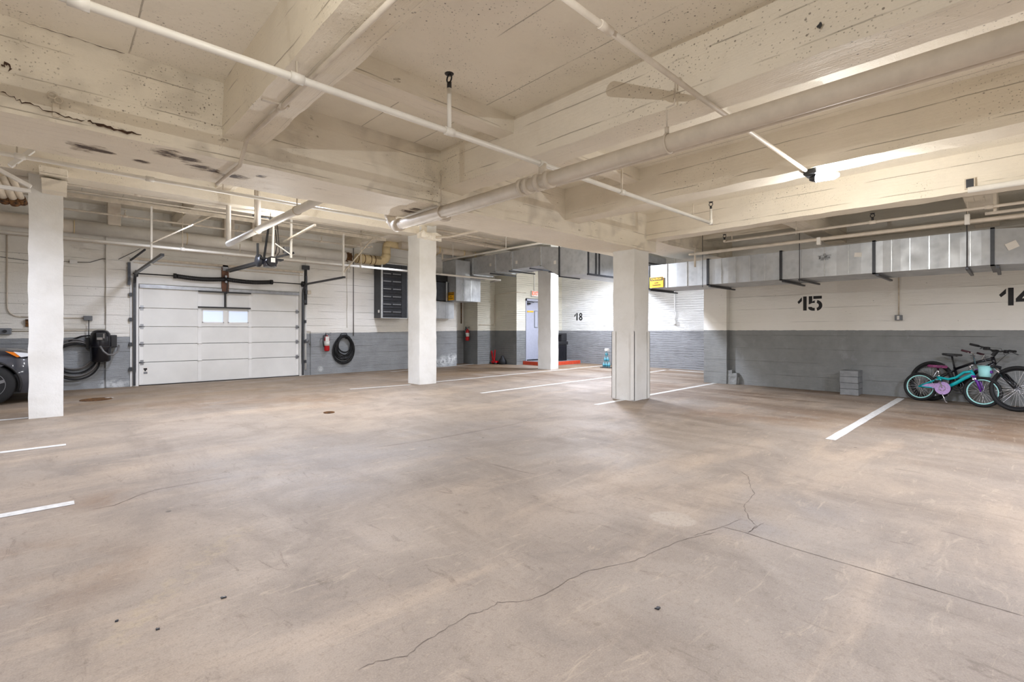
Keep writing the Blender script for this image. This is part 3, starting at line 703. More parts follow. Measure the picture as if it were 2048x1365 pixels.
# pipes over the right duct
def runy(name, pa, pb, X, r, label, mat='pipe', ext=(0, 0), couplings=(), drop=None):
    a = pX(*pa, X); b = pX(*pb, X); z = (a.z + b.z) / 2
    y0 = a.y + ext[0]; y1 = b.y - ext[1]
    t = thing(name, (X, (y0 + y1) / 2, z), label, 'pipe')
    MB().tube([V(X, y0, z), V(X, y1, z)], r, 10).build('pipe_run', M[mat], t)
    for px_ in couplings:
        y = pX(px_, 450, X).y; MB().tube([V(X, y - .04, z), V(X, y + .04, z)], r * 1.4, 10).build('coupling', M[mat], t)
    return t, z, y0
t, z, y0 = runy('sprinkler_pipe', (1449, 485), (2048, 403), 8.6, .019, 'upper cream sprinkler line in the dark bay over the long duct', ext=(0, 4), couplings=(1745, 1978))
m = MB().tube([V(8.6, y0, z - .01), V(8.6, y0, z + .03)], .026, 8); m.build('elbow', M['pipe'], t)
for y_ in (y0, pX(1745, 438, 8.6).y): m = MB(); upright_head(m, 8.6, y_, z + .03, 1.3); m.build('sprinkler_head', M['black'], t)
for px_ in (1464, 1592): MB().tube([V(8.6, pX(px_, 470, 8.6).y, z - .03), V(8.6, pX(px_, 470, 8.6).y, 3.1)], .006, 6).build('hanger_rod', M['hanger'], t)
t, z, y0 = runy('sprinkler_pipe', (1390, 508), (2048, 431), 9.0, .028, 'lower thicker cream sprinkler line in the dark bay over the long duct', ext=(0, 4), couplings=())
for px_ in (1638, 1935):
    y = pX(px_, 450, 9.0).y; MB().box((8.965, y - .025, z - (.09 if px_ < 1700 else .04)), (9.035, y + .03, z + (.03 if px_ < 1700 else .1)), .01).build('tee', M['pipe_white'], t)
MB().tube([V(9.0, pX(1935, 450, 9.0).y, z), V(9.0, pX(1935, 450, 9.0).y, 3.3)], .007, 6).build('hanger_rod', M['hanger'], t)
MB().tube([V(9.0, y0, z - .25), V(9.0, y0, z + .12)], .02, 8).tube([V(9.0, y0, z), V(9.0, y0 + .12, z)], .02, 8).build('elbow', M['pipe'], t)
t, z, y0 = runy('sprinkler_pipe', (1970, 429), (2048, 417), 8.7, .02, 'short third cream line at the right edge above the long duct', ext=(0, 4))
MB().bar((8.7, pX(1990, 425, 8.7).y, z - .02), (8.7, pX(1990, 425, 8.7).y, 3.3), .03, .02).build('hanger_strap', M['hanger'], t)
t, z, y0 = runy('conduit', (1700, 470), (2048, 438), 10.3, .04, 'brownish pipe hugging the top of the long duct', 'hanger', ext=(.4, 4))
# conduit along the bright beam with a switch box
a = pX(1936, 386, 7.72)
t = thing('conduit', (7.7, a.y, 2.9), 'white conduit along the bright beam from a small open box', 'conduit')
MB().tube([V(7.69, a.y, 2.875), V(7.69, -6, 2.875)], .034, 12).build('pipe_run', M['pipe_white'], t)
q = pX(1940, 368, 7.73); m = MB(); m.box((7.7, q.y - .045, q.z - .06), (7.728, q.y + .045, q.z + .06)).build('junction_box', M['hanger'], t)
MB().box((7.694, q.y - .032, q.z - .05), (7.702, q.y + .032, q.z + .05)).build('box_recess', M['dkgrey'], t)

# lit lamp on the third beam
t = thing('ceiling_lamp', (5.6, 1.25, 2.83), 'small lit lamp shining under the beam at the end of the conduit', 'lamp')
MB().box((5.5, 1.38, 2.82), (5.68, 1.5, 2.87), .01).build('mount', M['dkgrey'], t)
MB().tube([V(5.58, 1.46, 2.79), V(5.58, 1.40, 2.785)], [.02, .045], 14).build('socket', M['dkgrey'], t)
MB().tube([V(5.58, 1.405, 2.785), V(5.59, 1.385, 2.784), V(5.6, 1.25, 2.78), V(5.6, 1.21, 2.78)], [.02, .036, .036, .015], 14).build('bulb', M['lamp'], t)
# lamp by the opener
lp = pX(541, 447, 2.95)
t = thing('ceiling_lamp', lp, 'tiny lit lamp under the white pipe over the garage opener', 'lamp')
MB().lathe([(.012, -.05), (.04, -.03), (.05, 0), (.04, .03), (.012, .045)], lp, seg=14).build('bulb', M['lamp'], t)
MB().tube([lp + V(0, 0, .04), lp + V(0, 0, .1)], .022, 10).tube([lp + V(0, 0, .1), V(lp.x, lp.y, CZ2)], .006, 6).build('socket', M['dkgrey'], t)
MB().bar(lp + V(-.02, .02, .1), lp + V(-.28, .1, .12), .05, .02).build('reflector', M['dkgrey'], t)

# ring anchors on the girder
m = MB(); q = pY(105, 190, 4.57); m.ring(q + V(0, 0, 0), (0, 1, 0), .022, .006, 14, 6).ring(q + V(.03, 0, -.025), (0, 1, 0), .02, .006, 14, 6).box(q + V(.0, .01, -.14), q + V(.035, .03, -.05), .004)
m.build('ring_anchor', M['hanger'], None, 'old ring and strap anchor on the upper left girder face', 'anchor')
m = MB(); q = pX(1640, 52, 3.235); m.prism([(-.014, -.006), (.01, .012), (.013, .0), (0, -.018)], q, (0, -1, 0), (0, 0, 1), .02)
m.build('anchor_bolt', M['dkgrey'], None, 'rusted square anchor on the beam above the drain pipe', 'anchor')

# ---------------------------------------------------------------- ducts
DX0, DX1, DZ0, DZ1 = 9.6, 10.7, 2.175, 2.68
ys = [pX(x, 540, DX0).y for x in (1297.5, 1416, 1562, 1748, 1934, 1985)]
t = thing('air_duct', (10.1, 2.5, DZ0), 'long galvanised duct on the right wall with a caution sign at its end', 'duct')
def duct_piece(y0, y1, z0, z1, crease, x0=DX0, x1=DX1, lean=0.0):
    m = MB(); m.box((x0, y0, z0), (x1, y1, z1))
    return m
for i in range(4):
    y1_, y0_ = ys[i], ys[i + 1]
    if i == 3: y0_ = ys[5]
    m = MB(); nS = [3, 5, 4, 6][i]
    # each sheet is folded slightly across its bays
    X0 = DX0; n_ = nS
    for k in range(n_):
        ya_, yb2 = y1_ + (y0_ - y1_) * k / n_, y1_ + (y0_ - y1_) * (k + 1) / n_
        c = .006 if k % 2 else -.006
        vs = []
        for yy in (ya_, (ya_ + yb2) / 2, yb2):
            off = c if yy == (ya_ + yb2) / 2 else 0
            vs.append([V(X0 - off, yy, DZ0), V(X0 - off, yy, DZ1), V(DX1, yy, DZ1), V(DX1, yy, DZ0)])
        for A, B in zip(vs[:-1], vs[1:]):
            a_ = [m.bm.verts.new(p) for p in A]; b_ = [m.bm.verts.new(p) for p in B]
            for q in range(4): m.bm.faces.new((a_[q], a_[(q + 1) % 4], b_[(q + 1) % 4], b_[q]))
    bmesh.ops.remove_doubles(m.bm, verts=m.bm.verts[:], dist=.0004)
    m.build('duct_section', M['galv'], t)
    for k in range(1, n_):
        yy = y1_ + (y0_ - y1_) * k / n_; MB().box((X0 - .012, yy - .006, DZ0), (X0, yy + .006, DZ1)).build('standing_seam', M['galv_strip'], t)
MB().box((DX0, ys[0], DZ0), (DX1, ys[0] - .01, DZ1)).build('end_cap', M['galv'], t)
for i, y in enumerate((ys[0], ys[1], ys[2], ys[3], ys[5])):
    m = MB(); e = .018
    m.box((DX0 - e, y - .022, DZ0 - e), (DX0, y + .022, DZ1 + e)).box((DX0 - e, y - .022, DZ0 - e), (DX1, y + .022, DZ0)).box((DX0 - e, y - .022, DZ1), (DX1, y + .022, DZ1 + e))
    m.build('flange', M['dkgrey'], t)
    MB().bar((DX0 - .05, y - .05, DZ0 - .04), (DX1 + .1, y - .05, DZ0 - .04), .04, .03).build('trapeze_bar', M['dkgrey'], t)
for px_ in (1600, 1934):
    y = pX(px_, 540, DX0).y; m = MB(); m.bar((DX0 - .04, y, DZ0 - .03), (DX1 + .1, y, DZ0 - .03), .035, .03); m.tube([V(DX0 - .03, y, DZ0 - .06), V(DX0 - .03, y, 3.3)], .006, 6)
    m.build('trapeze_bar', M['dkgrey'], t)
for px_ in (1405,): 
    y = pX(px_, 520, DX0 - .03).y; MB().tube([V(DX0 - .03, y, DZ0 - .05), V(DX0 - .03, y, 3.3)], .006, 6).build('hanger_rod', M['dkgrey'], t)
# tapered end turning to the wall
m = MB(); y0_ = ys[5]; y1_ = y0_ - 1.2
A = [V(DX0, y0_, DZ0), V(DX0, y0_, DZ1), V(DX1, y0_, DZ1), V(DX1, y0_, DZ0)]; B = [V(DX0 + .55, y1_, DZ0), V(DX0 + .55, y1_, DZ1 - .02), V(DX1 + .5, y1_, DZ1 - .02), V(DX1 + .5, y1_, DZ0)]
a_ = [m.bm.verts.new(p) for p in A]; b_ = [m.bm.verts.new(p) for p in B]
for q in range(4): m.bm.faces.new((a_[q], a_[(q + 1) % 4], b_[(q + 1) % 4], b_[q]))
m.bm.faces.new(b_); m.build('duct_section', M['galv'], t)
MB().box((DX0 + .55, y1_ - 4, DZ0), (DX1 + .5, y1_, DZ1 - .02)).build('duct_section', M['galv'], t)
# papers and maker's stencil
def sticker(o, u, v, w_, h_, rot, parent, mat='paper', name='paper_label'):
    c_, s_ = math.cos(rot), math.sin(rot); u = Vector(u); v = Vector(v); u2 = u * c_ + v * s_; v2 = v * c_ - u * s_
    return MB().prism([(-w_ / 2, -h_ / 2), (w_ / 2, -h_ / 2), (w_ / 2, h_ / 2), (-w_ / 2, h_ / 2)], o, u2, v2, .003).build(name, M[mat], parent)
UR = (0, -1, 0); UZ = (0, 0, 1)
sticker(pX(1716, 510, DX0 - .008), UR, UZ, .1, .07, -.1, t)
p = pX(2024, 490, DX0 + .02); dirv = (B[0] - A[0]).normalized(); tt = (p.y - y0_) / (y1_ - y0_); p.x = DX0 + .55 * tt - .006
ff = frame(dirv)[1]; sticker(p, dirv, UZ, .13, .1, .45, t)
q = pX(1649, 516, DX0 - .011)
for k, (s_, dz, body) in enumerate(((.03, .06, 'AIR'), (.024, .035, 'DUCT PRODUCTS'), (.075, .0, 'Ruffin'), (.02, -.035, 'SHEET METAL'))):
    text_mesh(body, s_, q + V(-.004, 0, dz), UR, UZ, M['signblack'], 'printed_text', t)
def caution(o, u, v, w_, h_, parent):
    u = Vector(u); v = Vector(v); n = u.cross(v)
    b = MB().prism([(-w_ / 2, -h_ / 2), (w_ / 2, -h_ / 2), (w_ / 2, h_ / 2), (-w_ / 2, h_ / 2)], o, u, v, .004).build('sign_board', M['yellow'], parent)
    o2 = Vector(o) + n * .004
    MB().prism([(-w_ * .47, h_ * .17), (w_ * .47, h_ * .17), (w_ * .47, h_ * .46), (-w_ * .47, h_ * .46)], o2, u, v, .0015).build('sign_header', M['signblack'], b) if False else None
    hd = MB().prism([(-w_ * .47, h_ * .15), (w_ * .47, h_ * .15), (w_ * .47, h_ * .46), (-w_ * .47, h_ * .46)], o2, u, v, .0015)
    ORG[b.name] = ORG[parent.name] if parent.name in ORG else Vector((0, 0, 0)); b.location = (0, 0, 0)
    hd.build('sign_header', M['signblack'], b)
    text_mesh('CAUTION', h_ * .24, Vector(o) + v * h_ * .3, u, v, M['yellow'], 'sign_text', b, .008, extra=.002)
    text_mesh('LOW', h_ * .17, Vector(o) - v * h_ * .06, u, v, M['signblack'], 'sign_text', b, .0065, extra=.0015)
    text_mesh('CLEARANCE', h_ * .15, Vector(o) - v * h_ * .27, u, v, M['signblack'], 'sign_text', b, .0065, extra=.0015)
a = pX(1300.5, 556, DX0); b = pX(1327.5, 578, DX0)
cs = thing('caution_sign', (DX0 - .02, (a.y + b.y) / 2, 2.3), 'yellow and black low clearance sign at the left end of the long duct', 'sign')
caution((DX0 - .02, (a.y + b.y) / 2, DZ0 + .125), UR, UZ, abs(a.y - b.y), .23, cs)

# large stepped duct in the far bay
EX = 10.39
yA, yB_, yC, yD, yE = 7.97, 8.94, 9.66, pX(946, 541, EX).y, 13.3
t = thing('air_duct', (EX + .5, 9.5, 2.78), 'big galvanised duct stepping across the far bay in front of the slim column', 'duct')
EXB = 11.3
def hexa(m, A, B):
    a_ = [m.bm.verts.new(p) for p in A]; b_ = [m.bm.verts.new(p) for p in B]
    for q in range(4): m.bm.faces.new((a_[q], a_[(q + 1) % 4], b_[(q + 1) % 4], b_[q]))
    m.bm.faces.new(a_[::-1]); m.bm.faces.new(b_)
    return m
def rect(y, z0, z1, x0=EX, x1=EXB): return [V(x0, y, z0), V(x0, y, z1), V(x1, y, z1), V(x1, y, z0)]
hexa(MB(), rect(yA, 2.78, 3.6), rect(yB_, 2.78, 3.6)).build('duct_section', M['galv'], t)
hexa(MB(), rect(yB_, 2.78, 3.6), rect(yC, 3.15, 3.72)).build('duct_section', M['galv'], t)
yq = [yC, pX(1024, 536, EX).y, pX(990.8, 540, EX).y, yD]
for a, b in zip(yq[:-1], yq[1:]): hexa(MB(), rect(a, 3.15, 3.72), rect(b, 3.15, 3.72)).build('duct_section', M['galv'], t)
hexa(MB(), rect(yD, 3.15, 3.72), rect(yE, 3.05, 3.72)).build('duct_section', M['galv'], t)
for y in yq[:-1] + [yB_, yD]:
    z0_ = 2.78 if y == yB_ else 3.15; mat_ = 'dkgrey' if y == yB_ else 'galv_strip'
    m = MB(); m.box((EX - .025, y - .02, z0_ - .02), (EX, y + .02, 3.7)).box((EX - .025, y - .02, z0_ - .025), (EXB, y + .02, z0_)); m.build('flange', M[mat_], t)
for y in (yB_ + .35, yC + .4, yC + 1.3, yC + 2.2): 
    MB().bar((EX - .05, y, (3.1 if y > yC else 2.93)), (EXB + .2, y, (3.1 if y > yC else 2.93)), .04, .035).build('trapeze_bar', M['dkgrey'], t)
for px_, py_ in ((1110, 525), (1033, 525), (981, 530), (901, 530)): sticker(pX(px_, py_, EX - .01), UR, UZ, .09, .1, 0, t)
# arm to the back wall
MB().box((EXB, yA, 2.78), (14.6, yA + .97, 3.6)).build('duct_section', M['galv'], t)
for x in (EX + .02, 10.75, 10.9, 12.6, 13.4):
    MB().box((x, yA - .025, 2.76), (x + .045, yA, 3.62)).build('flange', M['dkgrey'], t)
MB().bar((EX, yA - .02, 2.755), (14.6, yA - .02, 2.755), .05, .05).build('angle_rail', M['dkgrey'], t)
MB().bar((13.0, yA - .02, 3.35), (14.6, yA - .02, 3.35), .04, .04).build('angle_rail', M['dkgrey'], t)
# low boxes near the wall
zc = [pY(912, 602, 12.9).z, pY(912, 555, 12.9).z]
X5 = pY(912, 602, 12.9).x; X6 = pY(961, 600, 12.9).x
t = thing('air_duct', ((X5 + X6) / 2, 13.2, zc[0]), 'low galvanised duct box by the far wall wearing a caution sign', 'duct')
MB().box((X5, 12.9, zc[0]), (X6, 13.6, zc[1])).build('duct_section', M['galv'], t)
for x in (X5 + .3, X5 + .62): MB().box((x, 12.885, zc[0]), (x + .012, 12.9, zc[1])).build('standing_seam', M['galv_strip'], t)
MB().box((X5 - .01, 12.9, zc[1]), (X5 + .6, 13.64, 3.6)).build('duct_drop', M['galv'], t)
m = MB(); ya2 = pX(893, 602, X5).y
m = MB().box((X5 - 1.0, 13.3, zc[0] + .02), (X5, 13.64, zc[0] + .62)); m.build('damper_box', M['dkgrey'], t)
MB().box((X5 - .13, 13.27, zc[0]), (X5 - .08, 13.3, zc[0] + .65)).build('flange', M['galv_strip'], t)
MB().box((X5 - 1.4, 13.35, zc[0] + .65), (X5 - .02, 13.64, 3.15)).build('louvre', M['black'], t)
sa = pX(896, 585, X5 - .012); 
cs = thing('caution_sign', (X5 - .03, 13.2, 2.1), 'smaller looking caution sign on the low duct box by the far wall', 'sign')
a = pX(895.5, 586, X5 - .02); b = pX(908, 600, X5 - .02)
caution((X5 - .02, (a.y + b.y) / 2, (a.z + b.z) / 2), UR, UZ, abs(a.y - b.y), abs(a.z - b.z) + .02, cs)
a = pY(862, 637, 13.35); b = pY(908, 605, 13.35)
t = thing('air_duct', ((a.x + b.x) / 2, 13.5, a.z), 'pale sheet metal box on the wall under the low duct', 'duct')
MB().box((a.x - .7, 13.35, a.z), (b.x, 13.65, b.z)).build('duct_section', M['galv'], t)
for x in (a.x + .28, a.x + .6): MB().box((x, 13.338, a.z), (x + .01, 13.35, b.z)).build('standing_seam', M['galv_strip'], t)

# dark louvred cabinet
YF_ = 13.65 * (ray(748, 600)[0] / ray(748, 600)[1]) / (ray(763, 600)[0] / ray(763, 600)[1])
a = pY(763, 636, YF_); b = pY(815, 532, YF_)
LZ0, LZ1 = a.z, b.z
t = thing('louvre_cabinet', ((a.x + b.x) / 2, YF_ + .2, LZ0), 'tall dark louvred fan cabinet on the wall left of the crumbled column', 'cabinet')
MB().box((a.x, YF_ + .03, LZ0), (b.x, 13.65, LZ1)).build('casing', M['dkgrey'], t)
MB().box((a.x - .005, YF_ - .01, LZ0 - .01), (a.x + .035, YF_ + .03, LZ1 + .01)).box((a.x, YF_, LZ1 - .005), (b.x, YF_ + .03, LZ1 + .015)).box((b.x - .008, YF_, LZ0), (b.x + .005, YF_ + .03, LZ1)).box((a.x, YF_, LZ0 - .01), (b.x, YF_ + .03, LZ0 + .01)).build('frame', M['galv_strip'], t)
MB().box((b.x - .2, YF_ + .01, LZ0 + .02), (b.x - .01, YF_ + .03, LZ1 - .02)).build('side_plate', M['dkgrey'], t)
nb = 12
for k in range(nb):
    z = LZ0 + .05 + (LZ1 - LZ0 - .25) * k / nb
    MB().bar((a.x + .04, YF_ + .015, z + .06), (b.x - .21, YF_ + .015, z + .06), .015, .1, (0, .35, 1)).build('blade', M['dkgrey'], t)
    if k % 2:
        xm_ = (a.x + b.x - .2) / 2
        MB().box((a.x + .06, YF_ - .012, z), (xm_ - .03, YF_ - .002, z + .035)).build('blade_bracket', M['steel'], t)
        MB().box((xm_ + .03, YF_ - .012, z), (b.x - .24, YF_ - .002, z + .035)).build('blade_bracket', M['steel'], t)
        MB().box((a.x + .06, YF_ - .008, z + .06), (b.x - .24, YF_ - .002, z + .075)).build('blade_bracket', M['dkgrey'], t)
MB().box((a.x - .012, 13.3, LZ0 + .16), (a.x - .002, 13.38, LZ0 + .24)).build('paper_label', M['paper'], t)

# crowded pipes left of the first column
t = thing('pipe_manifold', pY(28, 380, 8.6), 'cluster of small capped pipes left of the first column head', 'pipes')
for (x0_, y0_, x1_, y1_, r_) in ((2, 348, 26, 396, .045), (22, 352, 42, 396, .035), (-14, 356, 6, 392, .05)):
    a = pY(x0_, y0_, 8.6); b = pY(x1_, y1_, 8.9); MB().tube([a, b], r_, 12).build('branch', M['hanger'], t)
    MB().tube([b, b + (b - a).normalized() * .1], r_ * 1.25, 12).build('torn_cap', M['torn'], t)
for (x0_, y0_, x1_, y1_, yy, lb) in ((-20, 330, 62, 374, 8.2, 'white strut sloping down toward the first column at the left edge'), (-20, 371, 62, 383, 8.4, 'nearly level white strut under the sloping one at the left edge'), (20, 332, 66, 300, 7.2, 'short rising white strut touching the girder at the left edge')):
    a = pY(x0_, y0_, yy); b = pY(x1_, y1_, yy); t = thing('strut_rail', a, lb, 'rail'); MB().bar(a, b, .07, .04).build('channel', M['pipe_white'], t); MB().tube([a + V(.05, 0, 0), V(a.x + .05, a.y, CZ2)], .008, 6).build('hanger_rod', M['hanger'], t)
# ---------------------------------------------------------------- garage door
GY = 13.6
gx0, gx1 = 1.42, 4.9
t = thing('door_1', (3.16, GY, 0), 'white sectional garage door with two frosted panes', 'garage door', kind='structure')
zs = [0.012, .525, .935, 1.335, 1.755, 2.27]
xs = [gx0, pY(399, 650, GY).x, pY(500, 650, GY).x, gx1]
for k in range(5):
    z0_, z1_ = zs[k] + .006, zs[k + 1] - .006
    m = MB()
    if k == 3:
        w0 = pY(405.5, 646, GY).x; w1 = pY(446.5, 622, GY).x; w2 = pY(457, 646, GY).x; w3 = pY(495.5, 646, GY).x; wz0 = pY(425, 646, GY).z; wz1 = pY(425, 621.5, GY).z
        for (a, b, c, d) in ((gx0, w0, z0_, z1_), (w1, w2, z0_, z1_), (w3, gx1, z0_, z1_), (w0, w1, z0_, wz0), (w0, w1, wz1, z1_), (w2, w3, z0_, wz0), (w2, w3, wz1, z1_)):
            m.box((a, GY, c), (b, GY + .04, d))
    else: m.box((gx0, GY, z0_), (gx1, GY + .04, z1_), .004)
    pn = m.build('door_panel', M['doorwhite'], t)
    if k == 3:
        for (a, b) in ((w0, w1), (w2, w3)):
            fr = MB()
            fr.box((a - .015, GY - .01, wz0 - .02), (b + .015, GY, wz0 + .02)).box((a - .015, GY - .01, wz1 - .01), (b + .015, GY, wz1 + .015)).box((a - .015, GY - .01, wz0), (a + .008, GY, wz1)).box((b - .008, GY - .01, wz0), (b + .015, GY, wz1))
            fr.build('window_frame', M['white'], pn); 
            MB().box((a, GY + .015, wz0), (b, GY + .02, wz1)).build('window_pane', M['daylight_pane'], pn, label='frosted pane lit by daylight')
    for x in xs:
        off = .035 if x in (gx0, gx1) else 0
        MB().box((x - .035 + (off if x == gx0 else -off), GY - .006, z0_ + .02), (x + .035 + (off if x == gx0 else -off), GY, z1_ - .02)).build('stile', M['white'], pn)
for k in range(1, 5):
    for x in xs:
        xx = x + (.05 if x == gx0 else (-.05 if x == gx1 else 0))
        m = MB().box((xx - .03, GY - .014, zs[k] - .055), (xx + .03, GY - .006, zs[k] + .055)).tube([V(xx - .045, GY - .018, zs[k]), V(xx + .045, GY - .018, zs[k])], .011, 8)
        if x in (gx0, gx1): m.tube([V(xx, GY - .02, zs[k]), V(xx + (-.09 if x == gx0 else .09), GY - .02, zs[k])], .009, 8)
        m.build('hinge', M['white'] if x not in (gx0, gx1) else M['steel'], t)
MB().box((gx0, GY - .05, 2.2), (gx1, GY - .006, 2.28), .006).build('top_strut', M['steel'], t)
x_a = pY(397, 612, GY - .08).x; x_b = pY(502, 612, GY - .08).x; xm = pY(451, 600, GY - .08).x
m = MB().box((x_a, GY - .1, 2.17), (x_b, GY - .055, 2.205)).box((x_a, GY - .06, 1.79), (x_b, GY - .015, 1.825)).box((xm - .02, GY - .07, 1.8), (xm + .02, GY - .03, 2.2))
m.build('arm_bracket', M['black'], t)
MB().box((gx0 - .1, GY - .02, -.0), (gx1 + .1, GY + .02, .014)).build('bottom_seal', M['black_rubber'], t)
q = pY(291, 743, GY - .004); MB().box((q.x - .05, GY - .003, q.z - .07), (q.x + .05, GY + .001, q.z + .09)).build('warning_label', M['paper'], t)
MB().box((q.x - .035, GY - .005, q.z + .03), (q.x + .03, GY - .002, q.z + .07)).box((q.x - .02, GY - .005, q.z - .0), (q.x + .01, GY - .002, q.z + .03)).build('label_mark', M['signblack'], t)
MB().box((q.x - .035, GY - .005, q.z - .06), (q.x + .035, GY - .002, q.z - .015)).build('label_mark', M['greypaint'], t)
# jambs and header
struct('trim_1', MB().box((gx0 - .16, GY - .03, 0), (gx0 - .01, 13.7, 2.87), .006), M['white'])
struct('trim_2', MB().box((gx1 + .01, GY - .03, 0), (gx1 + .14, 13.7, 2.87), .006), M['white'])
struct('trim_3', MB().box((gx0 - .14, GY + .0, 2.3), (gx1 + .14, 13.66, 2.86)), M['white'])
struct('trim_4', MB().box((gx0 - .1, GY - .07, 2.82), (gx1 + .1, GY + .0, 2.87)).box((gx0 - .1, GY - .05, 2.75), (gx1 + .1, GY, 2.765)), M['hanger'])
# torsion spring
SZ = 2.51; SYY = GY - .12
t = thing('torsion_spring', (3.1, SYY, SZ), 'black double torsion spring on the shaft over the garage door', 'spring')
MB().tube([V(gx0 - .12, SYY, SZ), V(gx1 + .12, SYY, SZ)], .013, 8).build('shaft', M['black'], t)
xl = pY(350, 550, SYY).x; xr = pY(543, 565, SYY).x; xc = pY(452, 555, SYY).x
def spring(a, b, nm):
    pts = [V(a + (b - a) * i / 10, SYY, SZ - .035 * math.sin(math.pi * i / 10)) for i in range(11)]
    m = MB(); m.tube(pts, .05, 12)
    for i in range(26):
        f = (i + .5) / 26; c = V(a + (b - a) * f, SYY, SZ - .035 * math.sin(math.pi * f)); m.ring(c, (1, 0, .05), .05, .007, 14, 5)
    m.build(nm, M['black'], t)
spring(xl, xc, 'coil'); spring(xc, xr, 'coil')
for x in (xl, xr): MB().tube([V(x - .03, SYY, SZ), V(x + .03, SYY, SZ)], .06, 14).build('winding_cone', M['black'], t)
for x in (gx0 - .06, gx1 + .06):
    MB().tube([V(x - .02, SYY, SZ), V(x + .03, SYY, SZ)], .075, 18).tube([V(x + .0, SYY + .02, SZ), V(x, GY - .02, .1)], .004, 5).build('cable_drum', M['black'], t)
MB().box((xc - .075, GY - .06, 2.2), (xc + .075, GY - .002, 2.8)).build('anchor_board', M['wood'], t, label='brown stained backing board')
MB().box((xc - .02, GY - .14, 2.42), (xc + .02, GY - .06, 2.6)).box((xc - .06, GY - .07, 2.72), (xc + .06, GY - .06, 2.86)).build('center_bracket', M['steel'], t)
MB().bar((xm + .04, GY - .13, 2.5), (xm + .02, GY - .1, 2.15), .02, .02).build('pull_rod', M['black'], t)
# tracks
def track(x, yend, zend, label, s):
    t = thing('door_track', (x, GY - .1, 0), label, 'rail')
    pts = [V(x, GY - .06, .02), V(x, GY - .07, 2.2)] + arc((x, GY - .07, 2.2), (x, GY - .09, 2.5), (x, GY - .45, 2.5)) + [V(x, yend, zend)]
    m = MB(); m2 = MB()
    for a, b in zip(pts[:-1], pts[1:]): 
        if (b - a).length > 1e-4: m.bar(a, b, .05, .045, (1, 0, 0) if abs((b - a).normalized().z) > .7 else (0, 0, 1))
    m.build('rail', M['dkgrey'], t)
    for z in (.35, .9, 1.45, 2.0): MB().box((x - .04 * s, GY - .08, z), (x + .09 * s * -1, GY - .03, z + .08)).build('track_bracket', M['dkgrey'], t)
    MB().bar((x - .09 * s, GY - .06, 2.25), (x - .09 * s, GY - .06, 2.75), .04, .05).build('bearing_plate', M['dkgrey'], t)
    return t
pl = pX(325, 521, 1.33); pr_ = pX(690, 551, 5.0)
trl = track(1.33, pl.y, 2.5, 'left garage door track bending from the jamb toward the camera', 1)
trr = track(4.99, pr_.y, 2.5, 'right garage door track bending from the jamb toward the camera', -1)
for (x, tr, px_) in ((1.33, trl, 298), (4.99, trr, 670)):
    MB().bar((x, 11.0, 2.46), (x, 11.0, RZ), .05, .03).build('hanger_bar', M['pipe_white'], tr)
    MB().bar((x, 10.98, 2.85 if x < 2 else 2.62), (x + 1.0 if x < 2 else x + .75, 10.98, RZ), .045, .02).build('brace', M['hanger'], tr)
# bars over the opening left (thin angle iron)
MB().bar((1.25, 13.4, 2.78), (1.45, 12.9, 2.98), .03, .03).build('angle_bracket', M['dkgrey'], None, 'short dark angle bracket above the left door jamb', 'bracket')
# opener: rail, motor, hangers
mp = pX(540, 508, 3.2); my, mz = 10.45, 2.72
t = thing('door_opener', (3.1, my, 2.6), 'black garage door opener motor with drive rail hung from the ceiling', 'opener')
ra = V(xc + .02, GY - .15, 2.72); rb = V(3.17, my + .3, 2.68)
MB().bar(ra, rb, .07, .05).build('drive_rail', M['dkgrey'], t)
MB().bar(ra + V(.05, 0, -.03), rb + V(.05, 0, -.03), .012, .03).build('chain', M['steel'], t)
m = MB(); c = V(3.2, my, 2.63)
m.tube([c + V(0, -.16, 0), c + V(0, .14, 0)], .1, 20).box(c + V(-.1, -.1, -.1), c + V(.1, .1, -.02), .02); m.build('motor', M['black_gloss'], t)
MB().box(c + V(-.03, -.165, -.02), c + V(.05, -.158, .07)).build('motor_label', M['paper'], t)
m = MB(); m.lathe([(.02, -.03), (.13, -.02), (.13, .02), (.02, .03)], c + V(-.13, .28, .05), (1, .2, 0), 20); m.build('drive_wheel', M['dkgrey'], t)
MB().box(c + V(-.14, .1, .07), c + V(.3, .3, .1)).box(c + V(-.2, .12, .1), c + V(-.17, .18, .38)).build('mounting_plate', M['black'], t)
MB().bar(c + V(.1, -.05, .1), c + V(.42, -.15, .22), .04, .04).build('arm', M['black'], t)
MB().bar(c + V(.02, -.1, .08), V(3.24, my - .1, 3.75), .05, .03).build('hanger_bar', M['pipe_white'], t)
MB().bar(c + V(.34, -.2, .1), V(3.55, my - .2, 3.75), .05, .03).build('hanger_bar', M['pipe_white'], t)
MB().bar(V(3.26, my - .12, 3.0), V(3.56, my - .2, 2.78), .03, .02).build('brace', M['pipe_white'], t)
MB().bar(c + V(-.08, .1, .1), V(3.28, my + .3, 3.5), .03, .04).build('hanger_bar', M['dkgrey'], t)
MB().tube([V(3.3, my, 3.3), V(3.34, my, 3.0), V(3.3, my, 2.8)], .008, 6).tube([V(3.34, my, 3.4), V(3.4, my + .1, 3.1), V(3.38, my, 2.85), V(3.3, my, 2.72)], .007, 6).build('cable', M['black'], t)
m = MB(); m.box(c + V(.28, .0, .22), c + V(.42, .12, .36), .02); m.build('control_box', M['steel'], t)
# long strut passing diagonally behind the opener
MB().bar(fl(568, 484, 3.1), fl(630, 450, 3.1), .04, .03).build('strut_rail', M['hanger'], None, 'short angled channel right of the opener', 'rail')

